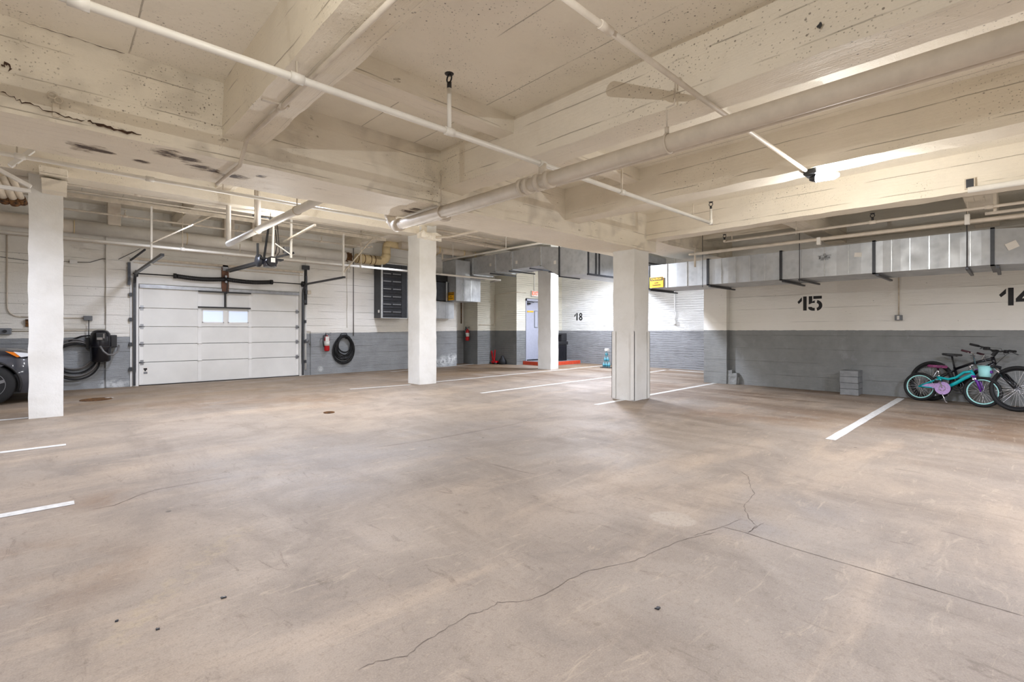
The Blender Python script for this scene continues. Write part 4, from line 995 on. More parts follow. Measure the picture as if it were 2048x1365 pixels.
# manual chain/pole beside the door (right jamb)
x = pY(611, 600, 13.6).x
t = thing('hoist_chain_guide', (x, 13.6, .1), 'slim vertical chain hoist tube on the wall right of the garage door', 'hoist')
zt_ = pY(611, 540, 13.6).z; z2 = pY(611, 610, 13.6).z; z3 = pY(611, 740, 13.6).z; z4 = pY(611, 682, 13.6).z
MB().tube([V(x, 13.6, z3), V(x, 13.6, z2)], .022, 10).build('tube', M['white'], t)
MB().bar((x, 13.58, z2), (x, 13.58, zt_), .07, .05).build('bracket', M['black'], t)
MB().box((x - .1, 13.55, zt_), (x + .1, 13.62, zt_ + .12), .02).build('head', M['dkgrey'], t)
MB().lathe([(.02, -.03), (.05, -.02), (.05, .02), (.02, .03)], (x + .02, 13.56, z4), (0, 1, 0), 16).tube([V(x + .05, 13.56, z4), V(x + .1, 13.55, z4 - .12)], .01, 6).build('keeper', M['steel'], t)
MB().box((x + .05, 13.58, pY(620, 585, 13.6).z - .05), (x + .15, 13.65, pY(620, 585, 13.6).z + .05), .01).build('pulley', M['hanger'], t)

# ---------------------------------------------------------------- person door, stoop, exit sign, bin
struct('door_2', MB().box((12.6, 12.52, .16), (13.45, 12.56, 2.33), .004), M['doorgrey'])
door2 = bpy.data.objects['door_2']; door2['label'] = 'pale blue grey exit door above the orange kerb'
MB().box((12.555, 12.41, .13), (12.6, 12.5, 2.41)).box((13.45, 12.41, .13), (13.5, 12.5, 2.41)).box((12.555, 12.41, 2.33), (13.5, 12.5, 2.41)).build('door_frame', M['doorgrey'], door2)
MB().box((13.1, 12.5, 1.35), (13.28, 12.525, 1.98)).build('vision_panel', M['greypaint'], door2)
MB().box((13.12, 12.495, 1.37), (13.26, 12.51, 1.96)).build('glass', M['doorgrey'], door2)
MB().box((12.72, 12.505, 1.92), (13.05, 12.52, 1.97)).build('door_sign', M['yellow'], door2)
MB().box((12.63, 12.44, 2.2), (12.83, 12.52, 2.27), .005).bar((12.66, 12.42, 2.31), (12.98, 12.42, 2.28), .03, .02).build('door_closer', M['black'], door2)
MB().lathe([(.012, 0), (.012, .04), (.03, .05), (.03, .08), (.01, .09)], (13.37, 12.53, 1.1), (0, -1, 0), 14).build('door_knob', M['steel'], door2)
SX0, SX1, SY0, SY1 = 12.42, 14.35, 11.32, 12.44
t = thing('concrete_stoop', ((SX0 + SX1) / 2, (SY0 + SY1) / 2, 0), 'low stoop with orange red painted edge at the exit door', 'step')
MB().box((SX0, SY0, 0), (SX1, SY1, .125), .006).build('kerb', M['orange'], t)
MB().box((SX0 + .05, SY0 + .05, .12), (SX1 - .05, SY1, .131)).build('tread', M['greypaint'], t)
e1 = pY(1070, 588, 12.40); 
t = thing('exit_sign', (e1.x, 12.4, e1.z), 'small white exit sign with orange letters above the grey door', 'sign')
MB().box((e1.x - .2, 12.36, e1.z - .1), (e1.x + .17, 12.43, e1.z + .1), .005).build('housing', M['white'], t)
text_mesh('EXIT', .19, V(e1.x - .01, 12.358, e1.z), (1, 0, 0), UZ, emis('exit letters', srgb(236, 96, 60), .14), 'letters', t, .002, extra=.006)
MB().tube([V(e1.x - .02, 12.42, e1.z + .1), V(e1.x - .02, 12.42, CZ2)], .016, 8).build('conduit', M['white'], t)
# bin
bx, by = 13.55, 11.78; bz = .131
t = thing('trash_bin', (bx, by, bz), 'black fluted litter bin with hood standing on the orange kerb', 'bin')
m = MB(); m.box((bx - .26, by - .26, bz), (bx + .26, by + .26, .72), .03)
for k in range(7):
    o = -.2 + k * .066; m.box((bx - .268, by + o - .012, bz + .05), (bx - .255, by + o + .012, .66)); m.box((bx + o - .012, by - .268, bz + .05), (bx + o + .012, by - .255, .66))
m.build('body', M['black_gloss'], t)
MB().box((bx - .29, by - .29, .72), (bx + .29, by + .29, .84), .02).build('rim', M['black'], t)
MB().box((bx - .05, by - .26, .82), (bx + .27, by + .27, 1.14), .06).box((bx - .26, by + .2, .84), (bx + .2, by + .27, 1.14), .01).box((bx - .26, by - .26, 1.08), (bx + .25, by + .26, 1.15), .03).build('hood', M['black'], t)
MB().box((bx - .296, by - .1, .75), (bx - .29, by + .1, .8)).build('emblem', plain('blue badge', srgb(120, 160, 210), .4), t)
# bottles and clutter by the boxed column
pb = fl(1214, 736); t = thing('water_bottle_pack', pb, 'shrink wrapped pack of clear bottles by the back wall beside the boxed column', 'bottles')
glassy = NT('clear plastic'); glassy.b.inputs['Transmission Weight'].default_value = .55; MG = glassy.done(srgb(150, 200, 212), .15)
lvl = 0
for lv, (n_, zz) in enumerate(((3, 0.02), (2, .2), (1, .38))):
    for i in range(n_):
        o = pb + V(0, (i - (n_ - 1) / 2) * .1 + .02, zz); MB().lathe([(.04, 0), (.045, .02), (.045, .1), (.04, .13), (.015, .16), (.015, .18)], o, seg=12).build('bottle', MG, t)
        MB().lathe([(.047, .04), (.047, .09)], o, seg=12).build('bottle_label', plain('blue green label', srgb(60, 150, 170), .5), t)
MB().box(pb + V(-.12, -.2, 0), pb + V(.12, .2, .02)).build('tray', M['dkgrey'], t)
MB().box(pb + V(-.06, -.05, .56), pb + V(.06, .06, .64), .01).build('carton', M['paper'], t)
# red jack stand and black thing in the alcove corner
pj = fl(990, 728.5); m = MB(); t = thing('floor_jack', pj, 'small red jack lying in the corner left of the exit door', 'jack')
m.box(pj + V(-.1, -.16, .03), pj + V(.12, .12, .12), .03).build('body', M['red'], t)
MB().bar(pj + V(0, .1, .1), pj + V(.02, .22, .48), .04, .05).bar(pj + V(0, .04, .1), pj + V(.02, .02, .52), .03, .03).build('lever', M['red'], t)
for dy in (-.13, .1): MB().lathe([(.03, -.15), (.035, 0), (.03, .15)], pj + V(0, dy, .035), (1, 0, 0), 12).build('wheel', M['black'], t)
pk = fl(1003, 729); MB().lathe([(.12, 0), (.15, .02), (.13, .15), (.07, .24), (.05, .3), (.02, .32)], pk + V(0, -.05, 0), seg=16).build('rubber_bag', M['black_rubber'], None, 'dark lumpy bag beside the red jack', 'bag')

# ---------------------------------------------------------------- wall fittings
def extinguisher(x, y, z, s, label, ang=0, horn=True):
    t = thing('fire_extinguisher', (x, y, z), label, 'extinguisher')
    o = V(x, y, z)
    MB().lathe([(.03 * s, 0), (.06 * s, .01 * s), (.068 * s, .03 * s), (.068 * s, .33 * s), (.055 * s, .37 * s), (.025 * s, .4 * s), (.02 * s, .43 * s)], o, seg=20).build('cylinder', M['red'], t)
    MB().tube([o + V(0, 0, .42 * s), o + V(0, 0, .46 * s)], .022 * s, 10).build('valve', M['chrome'], t)
    MB().bar(o + V(-.01, 0, .47 * s), o + V(.11 * s, -.02, .5 * s), .02, .01).bar(o + V(-.01, 0, .455 * s), o + V(.1 * s, -.02, .44 * s), .02, .01).build('lever', M['black'], t)
    MB().tube([o + V(-.02, -.01, .45 * s), o + V(-.1 * s, -.01, .42 * s), o + V(-.11 * s, -.02, .25 * s), o + V(-.085 * s, -.02, .12 * s)], .013 * s, 8).build('hose', M['black'], t)
    MB().lathe([(.0695 * s, .15 * s), (.0695 * s, .28 * s)], o, seg=20).build('label_band', M['paper'], t)
    MB().bar(o + V(0, .09, .3 * s), o + V(0, .09, .5 * s), .04, .02).build('wall_bracket', M['dkgrey'], t)
q = pY(654, 703, 13.53); extinguisher(q.x, 13.54, q.z, 1.05, 'red fire extinguisher on the wall beside the coiled black hose')
MB().box((q.x - .07, 13.46, q.z + .28), (q.x + .03, 13.468, q.z + .42)).build('inspection_tag', M['paper'], bpy.data.objects['fire_extinguisher'])
q = pX(935.5, 682, 11.17); extinguisher(11.15, q.y, q.z, 1.05, 'red fire extinguisher on the shaded side of the far pier')
# hose coil on wall (dark)
hc = pY(690, 692, 13.5); rr = random.Random(11)
t = thing('hose_coil', (hc.x, 13.55, hc.z), 'thick tangle of black hose hung on a hook right of the extinguisher', 'hose')
for k in range(17):
    pts = []; a_ = .18 + k * .0085 + rr.uniform(-.012, .012); b_ = .24 + k * .0105 + rr.uniform(-.02, .02); ph = rr.uniform(-.09, .09); top = hc.z + .27 + rr.uniform(-.02, .05)
    dy = rr.uniform(0, .11)
    for i in range(28):
        th = 2 * math.pi * i / 28; zz = math.sin(th); pts.append(V(hc.x + a_ * math.cos(th + ph) * (1 - .12 * zz), 13.6 - dy - .015 * math.sin(3 * th), top - b_ + b_ * math.sin(th + ph * .5)))
    MB().tube(pts, .0125, 7, closed=True).build('hose_loop', M['black_rubber'], t)
MB().tube([V(hc.x - .1, 13.62, hc.z + .2), V(hc.x - .1, 13.55, hc.z + .34), V(hc.x - .08, 13.55, hc.z + .36), V(hc.x + .06, 13.55, hc.z + .36), V(hc.x + .08, 13.55, hc.z + .33), V(hc.x + .08, 13.62, hc.z + .2)], .014, 8).build('hook', M['dkgrey'], t)
# pale hose coil and wall vacuum by the first column
vc = pY(150, 712, 13.5)
t = thing('hose_coil', (vc.x, 13.55, vc.z), 'grey vacuum hose coiled on the wall behind the first column', 'hose')
for k, (r_, dz, dx) in enumerate(((.30, .0, 0), (.33, -.04, .01), (.36, -.07, .0), (.34, -.1, .03), (.31, .03, -.02), (.37, -.13, .02))):
    MB().ring((vc.x + dx, 13.6 - .03 * (k % 3), vc.z + dz), (0, 1, .03), r_, .017, 44, 8).build('hose_loop', M['black_rubber'] if k in (1, 5) else M['cable'], t)
vq = pY(201, 694, 13.45)
t = thing('wall_vacuum', (vq.x, 13.5, vq.z - .32), 'black wall mounted vacuum canister with pale looped hose left of the garage door', 'vacuum')
MB().lathe([(.13, 0), (.165, .03), (.175, .3), (.18, .32), (.178, .52), (.16, .6), (.12, .66), (.05, .68)], (vq.x, 13.42, vq.z - .32), seg=26).build('canister', M['black_gloss'], t)
MB().ring((vq.x, 13.42, vq.z + .0), (0, 0, 1), .182, .008, 26, 6).build('band', M['black'], t)
MB().box((vq.x - .08, 13.225, vq.z + .14), (vq.x + .07, 13.25, vq.z + .3), .01).build('control_panel', M['black'], t)
MB().box((vq.x - .07, 13.215, vq.z + .15), (vq.x + .02, 13.228, vq.z + .2)).box((vq.x + .03, 13.215, vq.z + .18), (vq.x + .05, 13.228, vq.z + .28)).build('panel_light', M['chrome'], t)
MB().box((vq.x + .14, 13.4, vq.z - .02), (vq.x + .27, 13.62, vq.z + .25), .02).build('inlet_box', M['black'], t)
MB().tube([V(vq.x - .02, 13.2, vq.z + .02), V(vq.x + .03, 13.16, vq.z - .09), V(vq.x + .1, 13.16, vq.z - .16), V(vq.x + .19, 13.2, vq.z - .17), V(vq.x + .27, 13.28, vq.z - .1), V(vq.x + .3, 13.4, vq.z + .02)], .019, 10).build('short_hose', M['cable'], t)
MB().tube([V(vq.x - .17, 13.5, vq.z + .24), V(vq.x - .3, 13.55, vq.z + .22), V(vq.x - .5, 13.58, vq.z + .13)], .018, 8).build('long_hose', M['black_rubber'], t)
MB().box((vq.x - .23, 13.5, vq.z - .05), (vq.x - .17, 13.6, vq.z + .2), .01).build('side_latch', M['black'], t)
# electrical box and power cord, conduits on the left wall
q = pY(176, 637, 13.62)
t = thing('junction_box', (q.x, 13.62, q.z), 'grey socket box above the wall vacuum with its cord', 'box')
MB().box((q.x - .07, 13.56, q.z - .05), (q.x + .07, 13.65, q.z + .05), .01).build('box', M['greypaint'], t)
MB().tube([V(q.x + .01, 13.55, q.z - .04), V(q.x + .01, 13.56, q.z - .48)], .008, 6).build('cord', M['black'], t)
MB().tube([V(q.x - .06, 13.63, q.z), pY(30, 634, 13.63) + V(.08, 0, 0)] + arc(pY(30, 634, 13.63) + V(.08, 0, 0), pY(14, 633, 13.63), pY(14, 610, 13.63)) + [pY(14, 470, 13.63)], .011, 8).build('conduit', M['pipe'], t)
q = pY(10, 663, 13.6); t = thing('junction_box', q, 'grey weatherproof outlet at the left edge above the car', 'box')
MB().box((q.x - .09, 13.56, q.z - .06), (q.x + .09, 13.65, q.z + .06), .015).build('box', M['greypaint'], t)
MB().lathe([(.03, 0), (.03, .03)], (q.x, 13.56, q.z), (0, -1, 0), 12).build('outlet', M['black'], t)
MB().tube([V(q.x, 13.635, q.z), V(pY(245, 666, 13.635).x, 13.635, q.z + .02)], .01, 8).build('conduit', M['hanger'], t)
q = pY(55, 646, 13.6); MB().box((q.x - .03, 13.58, q.z - .08), (q.x + .04, 13.65, q.z + .07), .005).build('switch_box', M['torn'], None, 'small brown switch half hidden by the first column', 'switch')
q = pY(147, 524, 13.6); t = thing('junction_box', q, 'small white junction box with wavy cable left of the garage door', 'box')
MB().box((q.x - .06, 13.59, q.z - .04), (q.x + .06, 13.65, q.z + .04), .005).build('box', M['white'], t)
MB().tube([pY(0, 514, 13.63), pY(60, 522, 13.63), V(q.x - .05, 13.63, q.z)], .006, 6).tube([V(q.x + .05, 13.63, q.z), pY(180, 525, 13.63), pY(205, 518, 13.63), pY(235, 520, 13.6), pY(262, 507, 13.5), pY(280, 498, 13.4)], .008, 6).build('cable', M['cable'], t)
for i, (px_, y0_, y1_, r_, lb) in enumerate(((707, 470, 672, .012, 'thin vertical conduit beside the dark cabinet'), (697, 528, 545, .05, 'stub of cream pipe under the fat pipe end'))):
    a = pY(px_, y0_, 13.6); b = pY(px_, y1_, 13.6); MB().tube([a, b], r_, 8).build('conduit', M['cable'] if i == 0 else M['pipe_white'], None, lb, 'conduit')
# alcove conduit
pts = [pX(1033, 582, 12.08), pX(995, 588, 12.08)]
a = V(12.08, 12.44, pX(1030, 585, 12.08).z)
MB().tube([V(12.55, 12.42, a.z), V(12.08, 12.42, a.z), V(12.08, 13.4, a.z - .02), V(12.07, 13.58, a.z - .05), V(12.07, 13.59, 1.55), V(12.0, 13.59, 1.45), V(11.3, 13.59, 1.45)], .012, 8).build('conduit', M['hanger'], None, 'thin conduit wandering around the alcove left of the exit door', 'conduit')
# brown rod on recess wall
a = pY(922, 600, 14.42); MB().tube([V(a.x, 14.4, a.z), V(a.x, 14.4, 1.5)], .02, 6).build('conduit', M['torn'], None, 'brown vertical pipe under the low duct box', 'conduit')
# switch on the numbered wall, on the back wall
q = pX(1797, 636, 11.44)
t = thing('wall_switch', q, 'grey switch box with tall conduit between the two bay numbers', 'switch')
MB().box((11.42, q.y - .055, q.z - .05), (11.5, q.y + .055, q.z + .05), .01).build('box', M['greypaint'], t)
MB().box((11.412, q.y - .015, q.z - .035), (11.422, q.y + .02, q.z + .035)).build('toggle', M['paper'], t)
MB().tube([V(11.47, q.y, q.z + .05), V(11.47, q.y, 2.6)], .011, 8).build('conduit', M['hanger'], t)
q = pX(1349, 645, 14.55)
t = thing('wall_switch', q, 'small pale switch on a kinked conduit on the far brick wall', 'switch')
MB().box((14.5, q.y - .05, q.z - .06), (14.6, q.y + .05, q.z + .06), .01).build('box', M['white'], t)
MB().tube([V(14.56, q.y, q.z + .05), V(14.56, q.y - .05, q.z + .3), V(14.56, q.y, q.z + .36), V(14.56, q.y, CZ2)], .022, 8).build('conduit', M['white'], t)
# grey block against the numbered wall
a = pX(1682, 788, 11.2); b = pX(1718, 748, 11.2)
bk = MB(); n_ = 4
t = thing('masonry_stub', (11.35, (a.y + b.y) / 2, 0), 'small grey painted masonry stub at the foot of the numbered wall', 'block')
hh = .47
for k in range(n_): MB().rough((11.12 + .004 * (k % 2), b.y, hh * k / n_ + .003), (11.49, a.y, hh * (k + 1) / n_ - .004), .06, .005, 8).build('brick', M['stonegrey'], t)
# floor drain, sediment patch given the shape of a drain cover, small bits
for (x, y, r_, lb, col_) in ((658, 826, .075, 'small round floor drain near the middle of the floor', 'dkgrey'), (192, 800, .22, 'dark sediment patch near the wall vacuum, shaped as a drain cover', 'dkgrey')):
    p = fl(x, y); t = thing('drain_and_sediment', p, lb, 'drain'); MB().ring(p + V(0, 0, .004), (0, 0, 1), r_, .008, 28, 6).build('rim', M['torn'], t)
    m = MB()
    for k in range(-3, 4):
        hw = math.sqrt(max(0, 1 - (k / 4) ** 2)) * r_ * .95; m.box(p + V(-hw, k * r_ / 4 - r_ * .05, .001), p + V(hw, k * r_ / 4 + r_ * .05, .006))
    m.build('grate', M['torn'], t)
for (x, y, s_) in ((447, 1197, .011), (1315, 1218, .011), (233, 1244, .006), (316, 1260, .006)):
    p = fl(x, y); MB().rough(p + V(-s_, -s_ * .7, 0), p + V(s_, s_ * .7, .006), s_ * .5, s_ * .3, 60).build('debris_chip', M['dkgrey'], None, {447: 'dark chip lying on the near floor left of centre', 1315: 'bluish dark chip right of centre on the near floor', 233: 'tiny dark chip at the lower left', 316: 'tiny dark chip right of the other lower left one'}[x], 'debris')

# ---------------------------------------------------------------- stencil numerals
def stencil(digits, ytop_left, z0, h_, wall, parent_label, name='bay_number', gap=.06):
    """digits drawn on wall x=wall; u runs to -y"""
    y = ytop_left; t = thing(name, (wall - .002, ytop_left - .2, z0), parent_label, 'number')
    ONE = [[(0, .62), (.28, .96), (.28, .68), (.08, .48)], [(.36, 0), (.58, 0), (.58, 1), (.36, 1)]]
    def arcp(cx, cy, ro, ri, a0, a1, n=8, sx=1, sy=1):
        o = [(cx + ro * sx * math.cos(math.radians(a0 + (a1 - a0) * i / n)), cy + ro * sy * math.sin(math.radians(a0 + (a1 - a0) * i / n))) for i in range(n + 1)]
        i_ = [(cx + ri * sx * math.cos(math.radians(a1 + (a0 - a1) * i / n)), cy + ri * sy * math.sin(math.radians(a1 + (a0 - a1) * i / n))) for i in range(n + 1)]
        return o + i_
    FIVE = [[(.05, .42), (.27, .52), (.42, .52), (.42, .7), (.27, .62), (.27, 1), (.05, 1)], [(.33, .8), (.85, .8), (.85, 1), (.33, 1)],
            arcp(.5, .34, .38, .17, 78, -80, 10), [(.02, .22), (.03, .12), (.12, .03), (.25, -.02), (.42, -.03), (.42, .17), (.3, .18), (.22, .25), (.02, .25)]]
    EIGHT = [arcp(.47, .72, .3, .13, 100, 262, 8, 1, .95), arcp(.39, .72, .3, .13, 80, -82, 8, 1, .95), arcp(.47, .26, .34, .15, 98, 262, 8, 1, .85), arcp(.39, .26, .34, .15, 82, -82, 8, 1, .85)]
    FOUR = [[(.0, .2), (.4, .2), (.4, .38), (.24, .38), (.4, .66), (.4, .95), (.0, .38)], [(.48, 0), (.7, 0), (.7, .95), (.48, .95)], [(.74, .2), (.86, .2), (.86, .38), (.74, .38)]]
    D = {'1': (ONE, .66), '5': (FIVE, .95), '8': (EIGHT, .9), '4': (FOUR, .95)}
    u0 = 0
    for d in digits:
        polys, wd = D[d]
        for k, p in enumerate(polys):
            MB().prism([(u0 + a * h_, b * h_) for a, b in p], (wall - .001, ytop_left, z0), (0, -1, 0), (0, 0, 1), .002).build('numeral', M['numeral'], t) if False else None
        m = MB()
        for p in polys: m.prism([(u0 + a * h_, b * h_) for a, b in p], (wall - .0005, ytop_left, z0), (0, -1, 0), (0, 0, 1), .002)
        m.build('numeral', M['numeral'], t)
        u0 += wd * h_
    return t
a = pX(1595, 622, 11.5); b = pX(1641, 592, 11.5); stencil('15', a.y, a.z, b.z - a.z - .0, 11.5, 'black stencilled number 15 on the right wall')
a = pX(1998, 612, 11.5); b = pX(2018, 576, 11.5); stencil('14', a.y, a.z, b.z - a.z, 11.5, 'black stencilled number cut by the right edge of the picture')
a = pX(1148.5, 641.5, 14.6); b = pX(1166, 626, 14.6); stencil('18', a.y, a.z, b.z - a.z, 14.6, 'black stencilled number 18 on the far brick wall')
# ---------------------------------------------------------------- bicycles
def bike(name, rear, front, lean, wr, label, spec):
    """local frame: x forward, y left (away from the wall side), z up; Empty at the rear contact point"""
    rear = Vector(rear); front = Vector(front); d = (front - rear); yaw = math.atan2(d.y, d.x); wb = d.length
    t = thing(name, rear, label, 'bicycle')
    t.rotation_mode = 'XYZ'
    t.rotation_euler = (Matrix.Rotation(yaw, 3, 'Z') @ Matrix.Rotation(lean, 3, 'X')).to_euler()
    B = lambda mb, nm, mt, par=None, **k: mb.build(nm, M[mt] if isinstance(mt, str) else mt, par or t, local=True, **k)
    steer = spec.get('steer', 0)
    def wheel(c, ang, rim_mat, nspk, tw):
        ca, sa = math.cos(ang), math.sin(ang); R = lambda x, y, z: V(c[0] + x * ca - y * sa, c[1] + x * sa + y * ca, c[2] + z)
        ax = (-sa, ca, 0)
        w_ = B(MB().ring(c, ax, wr - tw, tw, 48, 10), 'tyre', 'black_rubber')
        B(MB().ring(c, ax, wr - tw * 2 - .006, .011 if wr < .3 else .009, 48, 8), 'rim', rim_mat, w_)
        m = MB()
        for i in range(nspk):
            th = 2 * math.pi * i / nspk; a2 = th + (.5 if i % 2 else -.5); sg = .022 if i % 4 < 2 else -.022
            m.bar(R(math.cos(a2) * .02, sg, math.sin(a2) * .02), R(math.cos(th) * (wr - tw * 2), 0, math.sin(th) * (wr - tw * 2)), .0022, .0022)
        B(m, 'spokes', 'chrome', w_)
        B(MB().tube([R(0, -.05, 0), R(0, .05, 0)], .012, 10).tube([R(0, -.03, 0), R(0, -.022, 0)], .026, 12).tube([R(0, .022, 0), R(0, .03, 0)], .026, 12), 'hub', 'steel', w_)
        return w_
    wheel((0, 0, wr), 0, spec['rim'], spec['spk'], spec['tw']); wheel((wb, 0, wr), steer, spec['rim'], spec['spk'], spec['tw'])
    return t, B, wb
teal = plain('teal bicycle paint', srgb(12, 172, 178), .25, var=.03); purple = plain('purple fork paint', srgb(96, 30, 140), .3, var=.05)
lilac = plain('lilac chain guard', srgb(196, 162, 214), .4, var=.2, scale=60); mint = plain('mint rim', srgb(168, 226, 220), .35, var=.03); pinkm = plain('magenta patterned saddle', srgb(150, 40, 110), .5, var=.5, scale=70)
basket = plain('pale mint basket', srgb(160, 222, 220), .5, var=.04)
t, B, wb = bike('kids_bicycle', (11.16, 1.205, 0), (10.9, .4, 0), math.radians(-6), .25, "small teal girl's bicycle with lilac chain guard and mint rims", dict(rim=mint, spk=28, tw=.024))
ht = V(wb - .16, 0, .62); hb = V(wb - .115, 0, .5); bb = V(.35, 0, .255); st = V(.27, 0, .44)
B(MB().tube([ht + V(.0, 0, -.03), hb], .022, 12), 'head_tube', teal)
B(MB().tube([ht + V(0, 0, -.05), V(.6, 0, .55), V(.5, 0, .455), V(.4, 0, .415), V(.3, 0, .43), V(.24, 0, .44)], .02, 10), 'top_tube', teal)
B(MB().tube([hb + V(0, 0, .03), V(.62, 0, .46), V(.5, 0, .36), bb], .028, 12), 'down_tube', teal)
B(MB().tube([bb, V(.3, 0, .35), st, V(.265, 0, .47)], .018, 10), 'seat_tube', teal)
for s in (-1, 1):
    B(MB().tube([V(.3, s * .02, .42), V(.15, s * .05, .34), V(0, s * .055, .25)], .012, 8), 'seat_stay', teal)
    B(MB().tube([V(.35, s * .03, .25), V(.15, s * .05, .25), V(0, s * .055, .25)], .012, 8), 'chain_stay', teal)
    B(MB().tube([hb + V(.005, s * .05, -.01), V(wb - .05, s * .055, .4), V(wb, s * .055, .25)], [.02, .018, .012], 10), 'fork_leg', purple)
B(MB().bar(hb + V(.005, -.06, -.005), hb + V(.005, .06, -.005), .04, .03), 'fork_crown', purple)
B(MB().box(V(wb - .11, -.07, .43), V(wb - .06, -.05, .47), .005), 'brake', 'chrome')
m = MB(); m.lathe([(.11, 0), (.11, .012)], (bb.x, -.062, bb.z), (0, -1, 0), 28); B(m, 'chain_guard_disc', lilac)
m = MB(); m.prism([(0, .02), (.1, .05), (.33, .09), (.36, .02), (.3, -.02), (.03, -.02)], (0.03, -.055, .26), (1, 0, 0), (0, 0, 1), -.012); B(m, 'chain_guard', lilac)
m = MB(); m.ring((bb.x, -.078, bb.z), (0, 1, 0), .045, .006, 20, 6); B(m, 'chainring', 'chrome')
B(MB().bar(bb + V(0, -.08, 0), bb + V(-.03, -.085, .12), .018, .012), 'crank', 'chrome'); B(MB().bar(bb + V(0, .07, 0), bb + V(.03, .075, -.12), .018, .012), 'crank', 'chrome')
B(MB().box(bb + V(-.08, -.17, .11), bb + V(.01, -.09, .13), .005), 'pedal', 'black')
B(MB().tube([V(.3, -.03, .25), V(.42, -.12, .03)], .008, 8).tube([V(.42, -.12, .03), V(.45, -.12, .02)], .01, 6), 'kickstand', 'chrome')
B(MB().tube([V(.265, 0, .46), V(.24, 0, .6)], .013, 10).tube([V(.267, 0, .45), V(.262, 0, .475)], .024, 10), 'seat_post', 'chrome')
sd = MB(); sd.prism([(-.13, -.06), (-.11, -.085), (-.05, -.08), (.04, -.025), (.13, -.015), (.14, 0), (.13, .015), (.04, .025), (-.05, .08), (-.11, .085), (-.13, .06)], V(.24, 0, .6), (1, 0, 0), (0, 1, 0), .045)
bmesh.ops.bevel(sd.bm, geom=sd.bm.edges[:], offset=.012, segments=2, affect='EDGES'); B(sd, 'saddle', pinkm)
B(MB().tube([ht, ht + V(-.02, 0, .05)], .018, 10).tube([ht + V(.0, 0, .0), ht + V(.005, 0, -.02)], .03, 12).tube([ht + V(-.02, 0, .04), ht + V(.03, 0, .06)], .016, 8), 'stem', 'chrome')
hbp = [V(wb - .12, -.25, .87), V(wb - .07, -.2, .86), V(wb - .08, -.1, .74), V(wb - .11, 0, .68), V(wb - .08, .1, .74), V(wb - .07, .2, .86), V(wb - .12, .25, .87)]
B(MB().tube(hbp, .011, 8), 'handlebar', 'chrome')
for s in (-1, 1):
    B(MB().tube([V(wb - .19, s * .28, .9), V(wb - .09, s * .225, .87)], .017, 10), 'grip', plain('maroon grip', srgb(60, 22, 34), .6))
    B(MB().tube([V(wb - .08, s * .19, .83), V(wb + .03, s * .14, .84), V(wb + .06, s * .06, .72), V(wb + .05, 0, .58)], .0035, 6), 'brake_cable', 'chrome')
    B(MB().bar(V(wb - .05, s * .18, .82), V(wb - .08, s * .25, .82), .012, .008), 'brake_lever', 'black')
bk = MB(); bk.lathe([(.06, 0), (.075, .02), (.092, .18), (.086, .18)], (wb + .02, 0, .49), seg=20); B(bk, 'basket', basket)
B(MB().ring((wb + .02, 0, .665), (0, 0, 1), .092, .008, 22, 6), 'basket_rim', basket)
B(MB().bar(V(wb - .1, -.04, .6), V(wb - .03, -.04, .62), .01, .01).bar(V(wb + .1, -.02, .6), V(wb + .11, -.02, .56), .04, .03), 'basket_strap', purple)
# black mountain bike behind
t, B, wb = bike('mountain_bicycle', (11.27, 1.09, 0), (10.7, .03, 0), math.radians(-10), .355, 'large black mountain bicycle leaning on the wall behind the small teal one', dict(rim='black', spk=32, tw=.03))
bb = V(.44, 0, .31); ht = V(wb - .36, 0, .83); hb = V(wb - .32, 0, .71)
FR = 'black_gloss'
B(MB().tube([ht, hb], .026, 12), 'head_tube', FR); B(MB().tube([ht + V(.0, 0, -.03), V(.6, 0, .72), V(.36, 0, .6)], .021, 10), 'top_tube', FR)
B(MB().tube([hb + V(0, 0, .02), V(.66, 0, .58), bb], .028, 12), 'down_tube', FR); B(MB().tube([bb, V(.33, 0, .62)], .019, 10), 'seat_tube', FR)
for s in (-1, 1):
    B(MB().tube([V(.35, s * .02, .58), V(0, s * .06, .355)], .01, 8), 'seat_stay', FR); B(MB().tube([bb, V(.3, s * .05, .32), V(0, s * .06, .355)], .012, 8), 'chain_stay', FR)
    B(MB().tube([V(wb - .29, s * .065, .66), V(wb - .2, s * .065, .56)], .016, 10), 'stanchion', 'chrome'); B(MB().tube([V(wb - .2, s * .065, .57), V(wb, s * .06, .355)], .022, 10), 'fork_leg', FR)
B(MB().bar(V(wb - .3, -.085, .675), V(wb - .3, .085, .675), .05, .04), 'fork_crown', FR)
B(MB().tube([V(.33, 0, .62), V(.27, 0, .82)], .0135, 10), 'seat_post', 'black')
sd = MB(); sd.prism([(-.14, -.05), (-.12, -.07), (-.05, -.065), (.05, -.022), (.14, -.015), (.15, 0), (.14, .015), (.05, .022), (-.05, .065), (-.12, .07), (-.14, .05)], V(.28, 0, .82), (1, 0, 0), (0, 1, 0), .035)
bmesh.ops.bevel(sd.bm, geom=sd.bm.edges[:], offset=.01, segments=2, affect='EDGES'); B(sd, 'saddle', 'black')
B(MB().tube([V(.22, -.02, .81), V(.34, -.02, .815)], .004, 6).tube([V(.22, .02, .81), V(.34, .02, .815)], .004, 6), 'saddle_rail', 'steel')
cs_, sn_ = math.cos(.3), math.sin(.3); hc_ = V(wb - .34, 0, .93)
B(MB().bar(ht + V(-.0, 0, .02), hc_ + V(.02, 0, -.01), .045, .04).bar(hc_ + V(-.03, 0, 0), hc_ + V(.04, 0, .0), .05, .04), 'stem', 'black')
P_ = lambda s, y, dx=0, dz=0: hc_ + V(.02 + dx + sn_ * y * s, cs_ * y * s, dz)
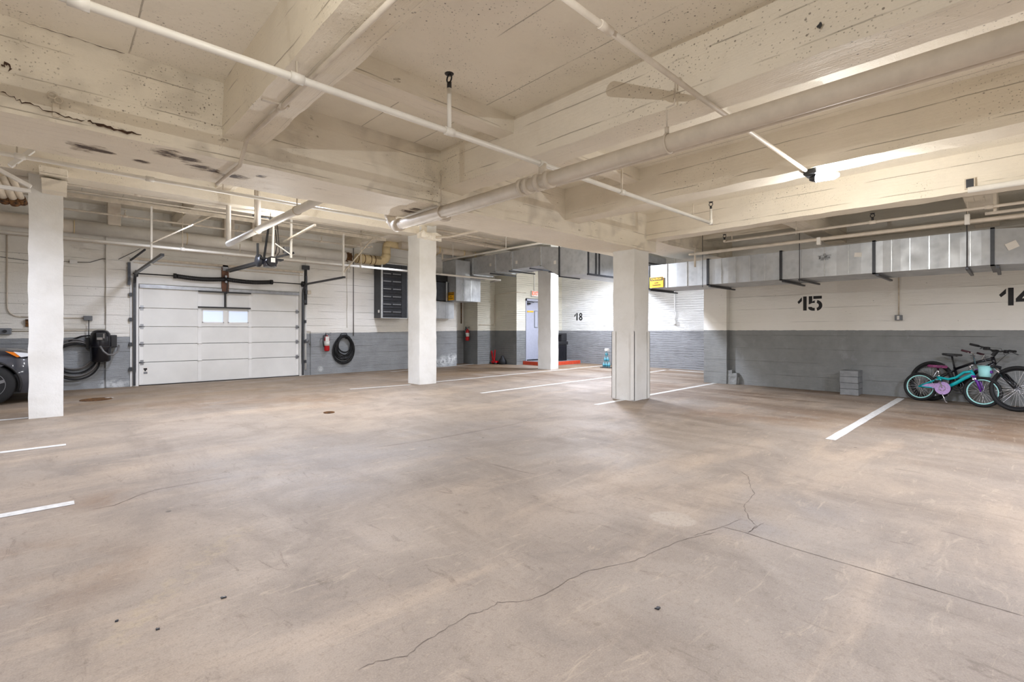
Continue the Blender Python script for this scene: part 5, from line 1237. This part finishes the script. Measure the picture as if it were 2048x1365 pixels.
B(MB().tube([P_(-1, .34, -.05, .05), P_(-1, .18, -.02, .03), P_(-1, .06), P_(1, .06), P_(1, .18, -.02, .03), P_(1, .34, -.05, .05)], .013, 10), 'handlebar', 'black')
for s in (-1, 1):
    B(MB().tube([P_(s, .36, -.05, .05), P_(s, .24, -.035, .04)], .019, 10), 'grip', 'black_rubber')
    B(MB().bar(P_(s, .2, 0, .03), P_(s, .3, .04, -.01), .014, .01), 'brake_lever', 'black'); B(MB().box(P_(s, .18, -.03, -.01), P_(s, .13, .03, .04), .006), 'shifter', 'black')
    B(MB().tube([P_(s, .16, .02, .03), P_(s, .1, .14, .03), V(wb - .2, 0, .86), V(wb - .3, 0, .72)], .003, 6), 'brake_cable', 'black')
B(MB().ring((bb.x, -.05, bb.z), (0, 1, 0), .085, .008, 26, 6).ring((bb.x, -.05, bb.z), (0, 1, 0), .05, .006, 20, 6), 'chainring', 'dkgrey')
B(MB().bar(bb + V(0, -.07, 0), bb + V(.1, -.08, -.13), .022, .014), 'crank', 'black'); B(MB().bar(bb + V(0, .07, 0), bb + V(-.1, .08, .13), .022, .014), 'crank', 'black')
for s in (-1, 1): B(MB().box(bb + V(s * -.1 - .05, s * .17, s * .13 - .01), bb + V(s * -.1 + .05, s * .08, s * .13 + .01), .004), 'pedal', 'black')
B(MB().ring((0, -.04, .355), (0, 1, 0), .06, .012, 20, 6), 'cassette', 'steel'); B(MB().bar(V(.02, -.06, .33), V(.05, -.06, .22), .03, .02), 'derailleur', 'black')
B(MB().ring((wb, .035, .355), (0, 1, 0), .08, .004, 24, 5), 'disc_rotor', 'chrome')

# ---------------------------------------------------------------- parked car
CX, CY, HW = .1, 12.55, .9          # nose, centre line, half width
t = thing('car', (CX - 2.2, CY, 0), 'dark grey car parked behind the first column at the left edge', 'car')
carp = NT('dark grey car paint'); carp.b.inputs['Coat Weight'].default_value = .8; carp.b.inputs['Coat Roughness'].default_value = .08
CP = carp.done(srgb(58, 60, 68), .35, None, .35)
ST = [(0, .50, .56, .30), (-.05, .62, .66, .24), (-.13, .72, .76, .20), (-.25, .80, .82, .18), (-.4, .85, .87, .18)] + [(-x, .89, .9 + (x - .5) * .1 if x < 1.4 else 1.0, .19) for x in (.5, .6, .7, .8, .9, 1.0, 1.1, 1.2, 1.35, 1.6, 2.0, 2.4, 2.8, 3.1, 3.2, 3.3, 3.4, 3.5, 3.6, 3.7, 3.85)] + [(-4.15, .84, .98, .22), (-4.3, .7, .9, .3)]
def arch(xx, z):
    for c in (.87, 3.45):
        dx = -xx - c; dz = z - .34
        if math.hypot(dx, dz) < .39: 
            return c
    return None
bm = MB(); rows = []
for (xx, w_, zt_, zb) in ST:
    prof = []
    for sgn in (-1, 1):
        pf = [(w_ * .93, zb), (w_ * .98, zb + .1), (w_, zb + .2), (w_ * 1.005, .5 if zt_ > .6 else .45), (w_ * 1.0, .6 if zt_ > .65 else .5), (w_ * .985, zt_ * .84), (w_ * .95, zt_ * .93), (w_ * .88, zt_ * .98), (w_ * .6, zt_ + .01)]
        prof.append([(sgn * a, b) for a, b in pf])
    rows.append((xx, prof[0] + [(0, zt_ + .025)] + prof[1][::-1]))
G = []
for xx, pr_l in rows:
    L = []
    for (y, z) in pr_l:
        x2 = xx; c = arch(xx, z)
        if c is not None and abs(y) > .6:
            dx, dz = -xx - c, z - .34; q = math.hypot(dx, dz) or .01
            if q > .29: x2 = -(c + dx / q * .39); z = .34 + dz / q * .39
        L.append(bm.bm.verts.new((CX + x2, CY + y, z)))
    G.append(L)
for i in range(len(G) - 1):
    for j in range(len(G[0]) - 1):
        q = [G[i][j], G[i + 1][j], G[i + 1][j + 1], G[i][j + 1]]
        cx_ = sum(v.co.x for v in q) / 4 - CX; cz_ = sum(v.co.z for v in q) / 4; cy_ = abs(sum(v.co.y for v in q) / 4 - CY)
        hit = any(math.hypot(-cx_ - c, cz_ - .34) < .375 for c in (.87, 3.45)) and cy_ > .6
        if not hit:
            f = bm.bm.faces.new(q); f.smooth = True
bm.bm.faces.new(G[0]); bm.bm.faces.new(G[-1][::-1])
bm.build('body', CP, t)
MB().box((CX - 4.1, CY - .8, .2), (CX - .1, CY + .8, .5)).build('underbody', M['black'], t)
for c in (.87, 3.45):
    for s in (-1, 1):
        m = MB(); m.ring((CX - c, CY + s * .885, .34), (0, 1, 0), .395, .02, 30, 6, -.35, math.pi + .35, ref=(0, 0, 1)); m.build('wheel_arch_trim', M['black'], t)
        o = V(CX - c, CY + s * .79, .34)
        w_ = MB().lathe([(.2, -.1), (.32, -.1), (.345, -.07), (.345, .07), (.32, .1), (.22, .1)], o, (0, s, 0), 36).build('tyre', M['black_rubber'], t)
        m = MB()
        for k in range(5):
            th = k * 2 * math.pi / 5 + .3; m.bar(o + V(0, s * .085, 0), o + V(math.cos(th) * .21, s * .095, math.sin(th) * .21), .05, .02, (0, 1, 0))
        m.ring(o + V(0, s * .09, 0), (0, 1, 0), .215, .012, 30, 6); m.build('alloy_wheel', M['steel'], w_)
# greenhouse
glass = plain('dark car glass', srgb(18, 20, 24), .08)
gh = MB(); A = [(-1.15, .8, 1.0), (-1.9, .66, 1.5), (-3.3, .64, 1.54), (-4.05, .72, 1.0)]
L = []
for (x, w_, z) in A: L.append([gh.bm.verts.new((CX + x, CY - w_, z)), gh.bm.verts.new((CX + x, CY, z + .03)), gh.bm.verts.new((CX + x, CY + w_, z))])
base = [[gh.bm.verts.new((CX + x, CY - .82, .97)) for x in (-1.9, -3.3)], [gh.bm.verts.new((CX + x, CY + .82, .97)) for x in (-1.9, -3.3)]]
for a, b in zip(L[:-1], L[1:]):
    for k in range(2): gh.bm.faces.new((a[k], b[k], b[k + 1], a[k + 1]))
for side, k in ((0, 0), (1, 2)):
    gh.bm.faces.new((L[0][k], L[1][k], base[side][0])); gh.bm.faces.new((L[1][k], L[2][k], base[side][1], base[side][0])); gh.bm.faces.new((L[2][k], L[3][k], base[side][1]))
gh.build('windows', glass, t)
MB().box((CX - 3.35, CY - .66, 1.5), (CX - 1.85, CY + .66, 1.575), .03).build('roof', CP, t)
for s in (-1, 1):
    for x in (-1.95, -2.65, -3.35): MB().bar((CX + x, CY + s * .83, .98), (CX + x * .97 - .05, CY + s * .665, 1.52), .05, .03).build('pillar', CP, t)
    MB().box((CX - 1.45, CY + s * .9, 1.02), (CX - 1.3, CY + s * 1.06, 1.14), .03).build('mirror', CP, t)
yp = CY - .885
def head(pts, nm, mt, off=0.0, lb=None):
    m = MB(); vs = []
    for (x, y) in pts:
        p = pY(x, y, yp); 
        ww = .9
        for (sx, w_, _, _) in ST[::-1]:
            if sx <= p.x - CX: ww = w_
        p2 = pY(x, y, CY - ww * 1.0 - .012 - off); vs.append(p2)
    n = len(vs); a = [m.bm.verts.new(v) for v in vs]; b = [m.bm.verts.new(v + V(0, .05, 0)) for v in vs]
    m.bm.faces.new(a); m.bm.faces.new(b[::-1])
    for i in range(n): m.bm.faces.new((a[i], a[(i + 1) % n], b[(i + 1) % n], b[i]))
    m.build(nm, mt, t, label=lb)
hl = NT('headlight lens').done(srgb(225, 228, 232), .1); amb = NT('amber lens').done(srgb(240, 130, 20), .2)
head([(10, 703), (28, 705), (40, 714), (34, 715)], 'side_marker', amb, .004, 'amber marker lens')
head([(27, 704), (58, 707), (64, 712), (42, 715), (34, 709)], 'headlight', hl, .0, 'clear headlight lens')
# leaf on the ground
p = fl(218, 797); MB().prism([(-.06, 0), (-.02, .03), (.05, .02), (.07, -.01), (.01, -.03)], p + V(0, 0, .008), (1, 0, 0), (0, 1, 0), .002).build('dry_leaf', M['paper'], None, 'pale dry leaf on the floor by the wall vacuum', 'leaf')
for i, (p, e, c, dn) in enumerate(LIGHTS): add_light('room_and_fill_light', p, e, c, dn)  # room lamps and added fill lights alike
